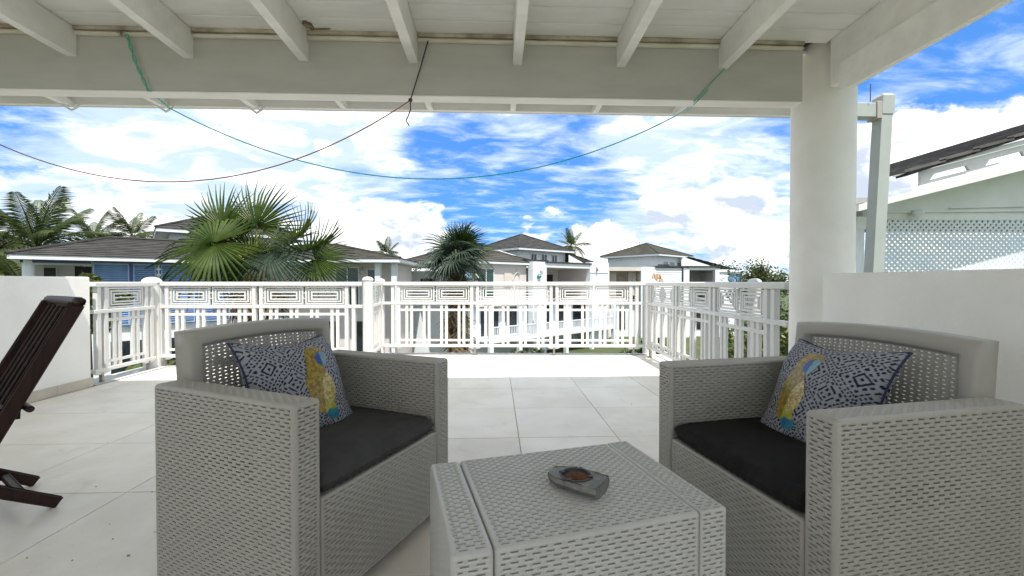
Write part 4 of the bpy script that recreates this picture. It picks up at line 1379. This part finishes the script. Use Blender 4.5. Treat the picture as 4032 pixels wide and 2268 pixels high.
for k, a in enumerate((2.0, 3.3, 4.6, 5.9, 7.0)):
    m = MB(T); m.b2(a, a + .8, 0.54, 0.575, -2.3, -0.9); m.build('lower_window', GLASSD, ha)
T2 = frame(-12.27, 15.85, 39)
tower(ha, T2, 0, 0, 5.0, 2.92, 4.0, 0.5, ROOF, HWHITE, [(0.9, 1.4, 2.1, 2.62), (1.85, 2.35, 2.1, 2.62), (2.8, 3.3, 2.1, 2.62)])
# right wing beyond the palm
m = MB(); hip(m, -11.5, -3.45, 15.6, 22.8, 1.80, 2.58, 11); m.build('roof', ROOF_O, ha)
m = MB(); fascia_ring(m, -11.48, -3.47, 15.62, 22.78, 1.67, 1.80); m.build('eave_board', HWHITE, ha)
m = MB(); m.b2(-10.0, -4.05, 17.0, 17.2, GZ, 1.668); m.b2(-4.06, -3.9, 17.2, 20, GZ, 1.667); m.build('wall', HPINK, ha)
for x in (-3.75, -4.35):
    m = MB(); m.b2(x - .1, x + .1, 15.85, 16.05, GZ, 1.668); m.build('porch_pillar', HWHITE, ha)
window(ha, Matrix(), -6.3, -5.36, -0.1, 1.55, 17.0, 2, GLASST)
window(ha, Matrix(), -5.08, -4.72, 0.6, 1.48, 17.0, 1, GLASST)
m = MB(); m.b2(-5.3, -5.22, 16.93, 16.99, 1.42, 1.56); m.build('wall_lamp', STEEL, ha)
for a in (-9.0, -7.2, -5.6):
    m = MB(); m.b2(a, a + 1.0, 16.95, 16.99, -2.3, -0.6); m.build('lower_window', GLASSD, ha)
lo = empty('low_white_building', (-3.2, 21.5, GZ), 0, 'small flat white building between the palms', 'building')
m = MB(); m.b2(-4.9, -2.4, 21.5, 24.0, GZ, 1.42); m.build('wall', HWHITE, lo)
for a, b in ((-4.6, -4.2), (-3.75, -3.15), (-4.9 + .06, -4.68)):
    m = MB(); m.b2(a, b, 21.46, 21.495, 0.6, 1.12); m.build('window', GLASSD, lo)
m = MB(); m.b2(-3.1, -2.75, 21.465, 21.495, 0.6, 1.1); m.build('shutter', HPINK, lo)
m = MB(); m.b2(-5.0, -2.3, 21.4, 24.1, 1.421, 1.50); m.build('roof_slab', HWHITE, lo)

# ---------------------------------------------------------------- neighbour's gable on the right
hr = empty('neighbouring_house', (5.5, 5.0, GZ), 0, 'near neighbouring house with white lattice, cut-out bargeboard and grey tile verge', 'house')
RS = 0.248


def rk(x, z0, x0=4.35, s=RS): return z0 + (x - x0) * s


X1 = 9.5
m = MB(); m.lathe([(0.075, GZ), (0.075, 1.60)], 20, (4.44, 5.08, 0)); m.build('column', HWHITE, hr)
m = MB(); m.b2(4.40, 4.555, 5.02, 5.14, 1.60, 1.75); m.build('tie_beam', HGREEN, hr)
m = MB(); m.extr([(4.56, 1.718), (X1, 1.735), (X1, rk(X1, 1.82)), (4.56, rk(4.56, 1.82))], 'y', 5.07, 5.13); m.build('gable_board', HGREEN, hr)
m = MB(); m.extr([(4.70, 1.80), (X1, 1.88), (X1, 1.895), (4.70, 1.815)], 'y', 5.035, 5.069); m.extr([(5.6, 1.86), (X1, 1.98), (X1, 1.99), (5.6, 1.87)], 'y', 5.04, 5.068); m.build('gable_batten', HGREEN, hr)
m = MB(); m.extr([(4.02, rk(4.02, 1.735, 4.0)), (X1, rk(X1, 1.735, 4.0)), (X1, rk(X1, 1.775, 4.0)), (4.02, rk(4.02, 1.775, 4.0))], 'y', 4.605, 5.20); m.build('rake_soffit', HGREEN, hr)
m = MB(); m.extr([(4.0, rk(4.0, 1.735, 4.0)), (X1, rk(X1, 1.735, 4.0)), (X1, rk(X1, 1.805, 4.0)), (4.0, rk(4.0, 1.805, 4.0))], 'y', 4.55, 4.60); m.build('rake_gutter', RAILW, hr)
# bargeboard with long cut-outs
m = MB()
bz0, bz1 = 1.842, 1.985
def bp(x, z): return (x, rk(x, z, 4.0, 0.255))
XS = 4.765
m.extr([bp(XS, bz0), bp(X1, bz0), bp(X1, bz0 + .035), bp(XS, bz0 + .035)], 'y', 4.61, 4.64)
m.extr([bp(XS, bz1 - .05), bp(X1, bz1 - .05), bp(X1, bz1 + .02), bp(XS, bz1 + .02)], 'y', 4.61, 4.64)
x = XS
while x < X1:
    m.extr([bp(x, bz0 + .0351), bp(x + .11, bz0 + .0351), bp(x + .16, bz1 - .0501), bp(x, bz1 - .0501)], 'y', 4.611, 4.639)
    m.extr([bp(x + .57, bz0 + .0351), bp(x + .65, bz0 + .0351), bp(x + .65, bz1 - .0501), bp(x + .54, bz1 - .0501)], 'y', 4.611, 4.639)
    x += .65
m.build('bargeboard', RAILW, hr)
m = MB(); m.extr([bp(4.62, bz1 + .025), bp(X1, bz1 + .025), bp(X1, bz1 + .075), bp(4.62, bz1 + .075)], 'y', 4.57, 4.80); m.build('roof_boarding', HGREEN, hr)
x = 4.47
while x < X1:
    z = 2.150 + (x - 4.47) * 0.322
    m = MB(); m.extr([(x, z), (x + .47, z + .47 * .265), (x + .47, z + .47 * .265 + .034), (x, z + .034)], 'y', 4.50, max(4.66, x / .95)); m.build('roof_tile', ROOF_N, hr)
    m = MB(); m.extr([(x + .05, z - .03), (x + .39, z + .34 * .30 - .022), (x + .39, z + .36 * .30 - .004), (x + .05, z - .004)], 'y', 4.52, max(4.62, x / .96)); m.build('roof_batten', BLACK, hr)
    x += .39
# lattice of crossed slats between column and right
xa, xb, za, zb = 4.56, 7.9, -0.4, 1.715
PIT = 0.072
lat = empty('lattice_panel', (0, 0, 0), 0); lat.parent = hr; lat.location = (-5.5, -5.0, -GZ); MW[lat] = Matrix()
cnt = 0
for sgn, yy_ in ((1, 5.050), (-1, 5.0548)):
    c = (xa - (zb - za)) if sgn > 0 else xa
    c1 = xb if sgn > 0 else xb + (zb - za)
    while c < c1:
        # line x = c + sgn*(z - za)
        pts = []
        if sgn > 0:
            s0, s1 = max(0, xa - c), min(zb - za, xb - c)
        else:
            s0, s1 = max(0, c - xb), min(zb - za, c - xa)
        if s1 - s0 > .05:
            A = Vector((c + sgn * s0, yy_, za + s0)); B = Vector((c + sgn * s1, yy_, za + s1))
            L = (B - A).length
            m = MB(); m.box((A + B) / 2, (L, 0.0045, 0.0265), ry=-sgn * math.pi / 4); m.build('slat', LATT, lat); cnt += 1
        c += PIT
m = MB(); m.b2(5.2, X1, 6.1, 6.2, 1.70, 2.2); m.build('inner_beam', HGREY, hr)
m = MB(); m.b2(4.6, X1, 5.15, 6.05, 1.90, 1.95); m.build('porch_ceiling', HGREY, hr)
m = MB(); m.b2(4.4, X1, 4.9, 5.9, GZ, -0.42); m.build('lower_wall', HWHITE, hr)
m = MB()
m.lathe([(0.002, 0.0), (0.055, -.01), (0.06, -.05), (0.03, -.09), (.01, -.12)], 14, (5.13, 4.99, 1.84)); m.build('shell_lamp', HWHITE, hr)

# ================================================================ PLANTS
def fan_leaf(seed, spread=150, L=1.0, segs=40, droop=0.18, fold=0.012):
    """palmate leaf: hub at the origin, middle along +y, upper side +z"""
    rr = random.Random(seed)
    m = MB()
    da = 2 * spread / segs
    for k in range(segs):
        a0 = -spread + k * da
        am = a0 + da / 2
        l = L * (0.80 + 0.20 * math.cos(R(am) * .6)) * rr.uniform(.93, 1.04)
        jit = rr.uniform(-1.2, 1.2)
        dr = droop * rr.uniform(.6, 1.9)
        tipd = rr.choice([0, 0, .05, .10, .20]) * l
        rad = [0.02, 0.18, 0.42, 0.66, 0.86, 1.0]
        wd = [0.5, 0.5, 0.5, 0.33, 0.16, 0.012]
        pts = []
        for r_, w_ in zip(rad, wd):
            rr_ = r_ * l
            ang = R(am + jit * max(0, r_ - .42) * 2)
            half = R(da) * w_ * (1.0 if r_ < .45 else .42 / r_ * 1.05)
            zz = -dr * r_ * r_ * l - tipd * max(0, r_ - .62) * 2.4
            c = Vector((math.sin(ang) * rr_, math.cos(ang) * rr_, zz + fold * min(1, r_ * 3) * (1 if r_ < .9 else .3)))
            e0 = Vector((math.sin(ang - half) * rr_, math.cos(ang - half) * rr_, zz - fold * .5))
            e1 = Vector((math.sin(ang + half) * rr_, math.cos(ang + half) * rr_, zz - fold * .5))
            pts.append((e0, c, e1))
        vv = [p for t_ in pts for p in t_]
        ff = []
        for i in range(len(pts) - 1):
            ff += [(3 * i, 3 * i + 1, 3 * i + 4, 3 * i + 3), (3 * i + 1, 3 * i + 2, 3 * i + 5, 3 * i + 4)]
        m.add(vv, ff)
    return m


LEAVES = {}
for n_, mt in zip(('green', 'blue', 'yellow', 'dead'), FAN):
    LEAVES[n_] = [fan_leaf(s, sp, 1.0, sg, dr).mesh('fan_leaf', mt) for s, sp, sg, dr in ((1, 150, 42, .16), (2, 128, 38, .24), (3, 165, 44, .12))]
LEAVES['dead'] = [fan_leaf(s, 80, 1.0, 22, .5, .02).mesh('dead_leaf', FAN[3]) for s in (5, 6)]


def orient(hub, d, nrm, scale):
    d = Vector(d).normalized(); n_ = Vector(nrm); n_ = (n_ - d * n_.dot(d)).normalized()
    x = d.cross(n_)
    M = Matrix((x, d, n_)).transposed().to_4x4()
    return Matrix.Translation(hub) @ M @ Matrix.Scale(scale, 4)


def leaf(root, base, kind, var, hub, d, nrm, size, stem=True):
    me = LEAVES[kind][var % len(LEAVES[kind])]
    o = bpy.data.objects.new('leaf' if kind != 'dead' else 'dead_leaf', me); col.objects.link(o); o.parent = root
    o.matrix_local = orient(hub, d, nrm, size)
    if stem:
        hub = Vector(hub); a = Vector(base)
        mid_ = a.lerp(hub, .5) + Vector((0, 0, 0.10 * (hub - a).length))
        pts = [a, a.lerp(mid_, .6), mid_, mid_.lerp(hub, .6), hub + Vector(d).normalized() * .05]
        m = MB(); m.smooth = True; m.tube(pts, [.022, .018, .015, .013, .012], 6)
        m.build('leaf_stalk', STEM, root, local=True)
    return o


def palm_trunk(root, h_, r0, r1, mt=TRUNK, bend=(0, 0)):
    m = MB(); m.smooth = True
    pts, rs = [], []
    N = 26
    for k in range(N + 1):
        q = k / N
        pts.append((bend[0] * (1 - q) ** 2, bend[1] * (1 - q) ** 2, -h_ * (1 - q)))
        rs.append((r0 + (r1 - r0) * q) * (1 + .05 * (k % 2)))
    m.tube(pts, rs, 12)
    m.build('trunk', mt, root, local=True)


p1 = empty('fan_palm', (-4.66, 8.5, 1.05), 0, 'large fan palm just beyond the left railing with orange flower strands', 'palm')
palm_trunk(p1, 3.95, .16, .11)
V = (0, -1, .12)                                           # towards the terrace
spec = [  # kind, mesh, hub, direction of the middle, facing, radius
    ('green', 1, (.03, -.05, .98), (0.03, -.05, 1), (0.1, -1, .25), .98), ('green', 1, (-.58, -.10, .93), (-.60, -.1, .75), (-.1, -1, .35), .95),
    ('green', 2, (-.52, -.45, .62), (-.95, -.15, -.28), (.15, -.85, .60), 1.28), ('blue', 1, (.40, -.35, .49), (.76, -.2, -.58), (-.15, -1, .75), 1.05),
    ('green', 1, (1.12, -.05, .36), (.90, .0, -.28), (-.1, -.9, .5), .85), ('yellow', 1, (.66, .1, .72), (.76, .05, .66), (.6, .2, -.75), .78),
    ('green', 1, (.88, .15, .52), (.95, .1, .33), (.35, .1, -.93), .88), ('green', 0, (-.10, .1, .45), (-.52, .1, .85), (.80, -.5, .35), 1.0),
    ('green', 1, (-.38, -.3, .32), (-.55, -.3, -.75), (.1, -.95, .3), .90), ('green', 1, (-.75, .0, .50), (-.85, -.1, -.55), (.1, -.8, .6), .95),
    ('green', 0, (-.85, .35, .70), (-.97, .2, .10), (0, -.6, .8), .95),
    ('yellow', 0, (.02, -.15, .38), (.0, -.25, .95), (0, -1, .2), .42),
]
for kd, vr, hb, d, nr, sz in spec: leaf(p1, (0, 0, .05 + .15 * random.random()), kd, vr, hb, d, nr, sz)
for k in range(5):
    a = 2.2 + k * 1.25
    leaf(p1, (0, 0, 0), 'dead', k, (.22 * math.cos(a), .22 * math.sin(a), -.15), (.35 * math.cos(a), .35 * math.sin(a), -.9), (math.cos(a), math.sin(a), .3), .85)
fl = MB()
rr = random.Random(9)
for k in range(150):
    a = rr.uniform(0, 6.28); q = rr.random() ** .6
    c = Vector((.16, -.25, .02))
    e = c + Vector((math.cos(a) * .36 * q, math.sin(a) * .2 * q, .26 - .40 * q + rr.uniform(-.05, .05)))
    fl.tube([c + Vector((0, 0, -.1)), c.lerp(e, .5) + Vector((0, 0, .08)), e], [.008, .006, .004], 4, cap=False)
fl.build('flower_strands', FLOWER, p1, local=True)


def crown_palm(name, loc, label, n, size, seed, h_, skirt=10, stalk=.55):
    rr = random.Random(seed)
    p = empty(name, loc, 0, label, 'palm')
    palm_trunk(p, h_, .20, .13)
    for k in range(n):
        a = k * 2.39996 + rr.uniform(-.25, .25)
        q = (k + .5) / n
        el = R(82 - 118 * q + rr.uniform(-8, 8))
        d = Vector((math.cos(a) * math.cos(el), math.sin(a) * math.cos(el), math.sin(el)))
        hub = d * stalk * size * rr.uniform(.8, 1.1) + Vector((0, 0, .15 * size))
        dd = (d + Vector((0, 0, -.35))).normalized()
        nn = Vector((0, 0, 1)) + d * .15 + Vector((rr.uniform(-.6, .6), rr.uniform(-.6, .6), 0))
        leaf(p, (0, 0, .05), rr.choice(['blue', 'blue', 'green', 'blue']), (k * 7) % 5, hub, dd, nn, size * rr.uniform(.8, 1.05))
    for k in range(skirt):
        a = k * 2.39996 + .4
        z = -.15 - .14 * k
        leaf(p, (0, 0, z + .1), 'dead', k, (.2 * math.cos(a), .2 * math.sin(a), z), (.25 * math.cos(a), .25 * math.sin(a), -.95), (math.cos(a), math.sin(a), .2), size * rr.uniform(.7, .95), stem=False)
    return p


crown_palm('fan_palm', (-1.26, 14.0, 1.55), 'bluish fan palm with a skirt of dead leaves in front of the tower house', 22, 0.96, 11, 4.4, 22)


def frond_mesh(seed, mt, L=2.3, droop=1.0, pairs=34):
    rr = random.Random(seed)
    m = MB()
    def C(q):                                              # the rib: leaves along +y, then bends down
        return Vector((0, L * (q - .18 * droop * q * q), L * droop * (.12 * q - .55 * q * q)))
    m.tube([C(k / 10) for k in range(11)], [.03 * (1 - .085 * k) for k in range(11)], 5, cap=False)
    for k in range(pairs):
        q = .14 + .86 * k / pairs
        c = C(q); t = (C(min(1, q + .02)) - C(q - .02)).normalized()
        l = .62 * math.sin(math.pi * (.16 + .80 * q)) ** .8 * rr.uniform(.85, 1.1)
        for s in (-1, 1):
            out_ = Vector((s, 0, 0)) * .82 + t * .55 + Vector((0, 0, -.12 - .2 * rr.random()))
            out_.normalize()
            mid_ = c + out_ * l * .55
            tip = c + out_ * l + Vector((0, 0, -.30 * l - .1 * rr.random()))
            w_ = t * .026
            m.add([c - w_ * .6, c + w_ * .6, mid_ + w_, mid_ - w_, tip], [(0, 1, 2, 3), (3, 2, 4)])
    return m.mesh('frond', mt)


FM = [frond_mesh(1, FROND[0], 2.3, .8), frond_mesh(2, FROND[0], 2.2, 1.1), frond_mesh(3, FROND[1], 2.3, 1.3), frond_mesh(4, FROND[0], 2.3, .45)]


def coconut(loc, label, n, size, seed, h_, group=None):
    rr = random.Random(seed)
    p = empty('coconut_palm', loc, 0, label, 'palm', group)
    palm_trunk(p, h_, .17, .10, bend=(rr.uniform(-.8, .8), 0))
    for k in range(n):
        a = k * 2.39996 + rr.uniform(-.3, .3)
        q = (k + .5) / n
        el = 80 - 115 * q + rr.uniform(-10, 10)
        vr = 3 if q < .22 else (0 if q < .5 else (1 if rr.random() < .6 else 2))
        o = mesh_obj('frond', FM[vr], p, (0, 0, .05))
        o.matrix_local = Matrix.Rotation(a, 4, 'Z') @ Matrix.Rotation(R(el), 4, 'X') @ Matrix.Rotation(rr.uniform(-.5, .5), 4, 'Y') @ Matrix.Scale(size * rr.uniform(.85, 1.1), 4)
    m = MB(); m.smooth = True
    for k in range(6):
        a = k * 1.05; m.lathe([(.001, -.13), (.085, -.07), (.10, 0), (.08, .07), (.001, .12)], 8, (.2 * math.cos(a), .2 * math.sin(a), -.12))
    m.build('coconuts', FLOWER, p, local=True)
    return p


coconut((-19.6, 19.0, 2.40), 'tall coconut palm left of the blue shuttered house, its fronds highest of all', 27, 1.25, 3, 5.4)
coconut((-21.6, 18.2, 1.7), 'yellowish coconut palm cut off by the left edge, beside the tall one', 26, 1.3, 8, 4.6)
coconut((-17.2, 16.2, 0.7), 'low coconut palm behind the parapet, under the tall coconut palm', 24, .95, 12, 3.6)
coconut((-29.6, 32.5, 3.9), 'small distant coconut palm between the tall palm and the dark roof', 18, 1.1, 15, 6.8)
coconut((-27.2, 33.0, 4.3), 'small distant coconut palm peeking over the ridge of the blue shuttered house', 18, 1.1, 21, 7.2)
coconut((-10.6, 42.0, 3.6), 'tiny far coconut palm above the low white building', 16, .85, 25, 6.5)
coconut((-12.0, 44.0, 2.7), 'tiny far palm tuft left of the tiny far coconut palm', 14, .85, 29, 5.6)
coconut((8.0, 45.0, 4.7), 'far coconut palm behind the right slope of the tower house roof', 18, .95, 33, 7.6)


def bush(name, loc, label, rx, ry, rz_, n, seed, mts, leafs=(.05, .11), cat='bush', trunk=0.0, limbs=5, low=0.0):
    rr = random.Random(seed)
    p = empty(name, loc, 0, label, cat)
    clumps = []
    for k in range(max(5, int(7 * rx * rz_) + 6)):
        d = Vector((rr.gauss(0, 1), rr.gauss(0, 1), rr.gauss(0, 1))).normalized() * rr.random() ** .5
        clumps.append((Vector((d.x * rx * .8, d.y * ry * .8, low + rz_ * (.5 + d.z * .45))), rr.uniform(.22, .42) * min(rx, rz_)))
    per = n // len(mts)
    for mt in mts:
        m = MB()
        for k in range(per):
            c, r_ = rr.choice(clumps)
            d = Vector((rr.gauss(0, 1), rr.gauss(0, 1), rr.gauss(0, 1))).normalized()
            q = c + d * r_ * rr.random() ** .35
            if q.z < .02: q.z = .02 + rr.random() * .1
            s = rr.uniform(*leafs)
            a = Vector((rr.gauss(0, 1), rr.gauss(0, 1), rr.gauss(0, .6))).normalized(); b = a.orthogonal().normalized()
            b = Matrix.Rotation(rr.uniform(0, 6.28), 3, a) @ b
            m.add([q - a * s, q - b * s * .42, q + a * s, q + b * s * .42], [(0, 1, 2, 3)])
        m.build('foliage', mt, p, local=True, kind='stuff')
    m = MB(); m.smooth = True
    for k in range(limbs):
        c = rr.choice(clumps)[0]
        m.tube([(0, 0, -trunk), (c.x * .3, c.y * .3, max(.05, c.z * .4)), tuple(c)], [.05 + .03 * trunk, .03, .01], 6)
    m.build('trunk' if trunk else 'stem', TRUNK, p, local=True)
    return p


Lm, Ly, Ld = LEAFM
bush('leafy_tree', (14.6, 23.0, -0.4), 'round leafy green tree left of the round column, beyond the railing', 1.9, 1.5, 2.6, 5200, 3, [Lm, Ly, Ld], (.06, .13), 'tree', 2.5, 9)
bush('bare_tree', (17.2, 31.5, -0.4), 'thin twiggy tree behind the white pergola frame', 2.0, 1.4, 2.9, 1500, 6, [Ld, Lm], (.07, .14), 'tree', 2.5, 16)
bush('leafy_tree', (9.4, 37.0, 0.5), 'small tree top between the two white houses', 1.1, 1.0, 2.0, 1300, 7, [Lm, Ld], (.07, .14), 'tree', 3.4, 6)
bush('leafy_tree', (14.0, 41.0, 1.75), 'faint tree top over the left slope of the pale house roof', 1.2, 1.2, 2.9, 900, 8, [Ld, Lm], (.06, .12), 'tree', 4.1, 8)
bush('leafy_tree', (-8.6, 38.0, -0.2), 'dark tree mass behind the low white building', 3.2, 1.8, 2.2, 3000, 9, [Ld, Lm], (.1, .2), 'tree', 2.7, 6)
bush('leafy_tree', (-4.0, 40.0, -0.2), 'dark tree mass left of the bluish fan palm', 2.4, 1.6, 2.0, 2200, 10, [Ld, Lm], (.1, .2), 'tree', 2.7, 6)
bush('shrub', (-6.15, 6.6, 0.10), 'bright green shrub top just over the left railing, before the blue shutters', .55, .4, 1.0, 1500, 14, [Lm, Ly], (.04, .09), 'shrub', 3.0)
bush('shrub', (-4.9, 6.3, -2.9), 'green shrub seen through the balusters of the left railing', .8, .7, 2.6, 2400, 15, [Lm, Ld, Ly], (.05, .1), 'shrub')
bush('shrub', (-4.3, 5.7, -1.4), 'low spiky plants just below the left edge of the terrace', .7, .4, 1.25, 1500, 16, [Lm, Ly], (.06, .14), 'shrub', 1.5)
bush('shrub', (-2.9, 10.5, -2.9), 'yellow green shrub low behind the domed posts', .7, .7, 2.6, 2200, 17, [Lm, Ly], (.05, .1), 'shrub')
bush('shrub', (-1.0, 10.2, -2.9), 'leafy shrub left of the skirted fan palm trunk', .5, .5, 2.2, 1700, 18, [Lm, Ly, Ld], (.05, .1), 'shrub')
bush('hedge', (2.0, 13.6, -2.9), 'low hedge seen under the bottom rail in the middle', 1.6, .6, 1.0, 2400, 19, [Lm, Ly], (.05, .1), 'hedge')
bush('hedge', (4.2, 14.2, -2.9), 'low hedge seen under the bottom rail at the far corner', 1.5, .6, 1.2, 2200, 20, [Ly, Lm], (.05, .1), 'hedge')
bush('shrub', (4.6, 7.6, -2.9), 'tall green shrub behind the right railing', .9, 1.0, 2.9, 2800, 21, [Lm, Ld, Ly], (.05, .1), 'shrub')
bush('shrub', (4.2, 6.1, -2.9), 'dark green shrub low behind the right railing near the column', .7, .8, 2.4, 2200, 22, [Ld, Lm], (.05, .1), 'shrub')
sh_ = bush('shrub', (3.55, 9.2, -2.9), 'narrow shrub with orange tips beyond the far corner post', .32, .32, 4.0, 900, 23, [Ly, Lm], (.04, .09), 'shrub')
bush('shrub', (-19.5, 15.0, -1.2), 'dense dark shrub behind the left parapet, under the coconut palms', 2.6, 1.4, 2.6, 3600, 24, [Ld, Lm], (.09, .2), 'shrub', 1.7)
bush('shrub', (-16.3, 14.6, -1.2), 'olive shrub left of the white column of the blue shuttered house', 1.2, .9, 2.6, 1800, 25, [Ly, Ld], (.09, .2), 'shrub', 1.7)

bush('shrub', (-0.2, 12.2, -2.9), 'round green shrub beneath the bluish fan palm', .7, .6, 1.5, 1800, 31, [Lm, Ld], (.05, .1), 'shrub')
bush('shrub', (0.9, 16.8, -2.9), 'leafy shrub at the foot of the tower house balcony', 1.2, .6, 1.3, 2000, 32, [Lm, Ly, Ld], (.06, .12), 'shrub')
bush('shrub', (6.2, 17.0, -2.9), 'broad shrub before the right end of the tower house balcony', 1.4, .7, 1.5, 2200, 33, [Ld, Lm], (.06, .12), 'shrub')
bush('shrub', (8.5, 13.0, -2.9), 'large green shrub on the lawn behind the right railing', 1.6, 1.2, 2.8, 3200, 34, [Lm, Ly, Ld], (.06, .12), 'shrub')
bush('shrub', (6.5, 10.5, -2.9), 'tall leafy shrub seen between the bars of the right railing', 1.1, 1.0, 3.2, 2800, 35, [Ly, Lm, Ld], (.06, .12), 'shrub')
gf = empty('garden_fence', (-2.0, 14.6, GZ), 0, 'low white picket fence in the garden below the terrace', 'fence')
m = MB(); m.b2(-6.0, 3.4, 14.58, 14.62, GZ + .25, GZ + .32); m.build('fence_rail', HWHITE, gf)
m = MB(); m.b2(-6.0, 3.4, 14.58, 14.62, GZ + .75, GZ + .82); m.build('fence_rail', HWHITE, gf)
pk = MB(); pk.b2(-.04, .04, -.035, -.022, 0.02, .95)
pkm = pk.mesh('picket', HWHITE)
for k in range(59): mesh_obj('picket', pkm, gf, (-4.0 + k * .16, 0, 0))

m = MB()
for k in range(26):
    q = Vector((random.uniform(-.10, .10), random.uniform(-.1, .1), 3.85 + random.uniform(-.15, .1)))
    m.tube([q, q + Vector((random.uniform(-.03, .03), 0, .10))], [.014, .004], 5)
m.build('flower', FLOWER, sh_, local=True)
bush('shrub', (5.75, 8.4, -2.9), 'dense green shrub filling the gap between the right railing and the column', 1.0, .9, 3.3, 3000, 36, [Lm, Ld, Ly], (.05, .1), 'shrub')
bush('shrub', (10.5, 15.0, -2.9), 'wide dark green thicket further back behind the right railing', 2.4, 1.2, 3.2, 3400, 37, [Ld, Lm], (.08, .16), 'shrub')
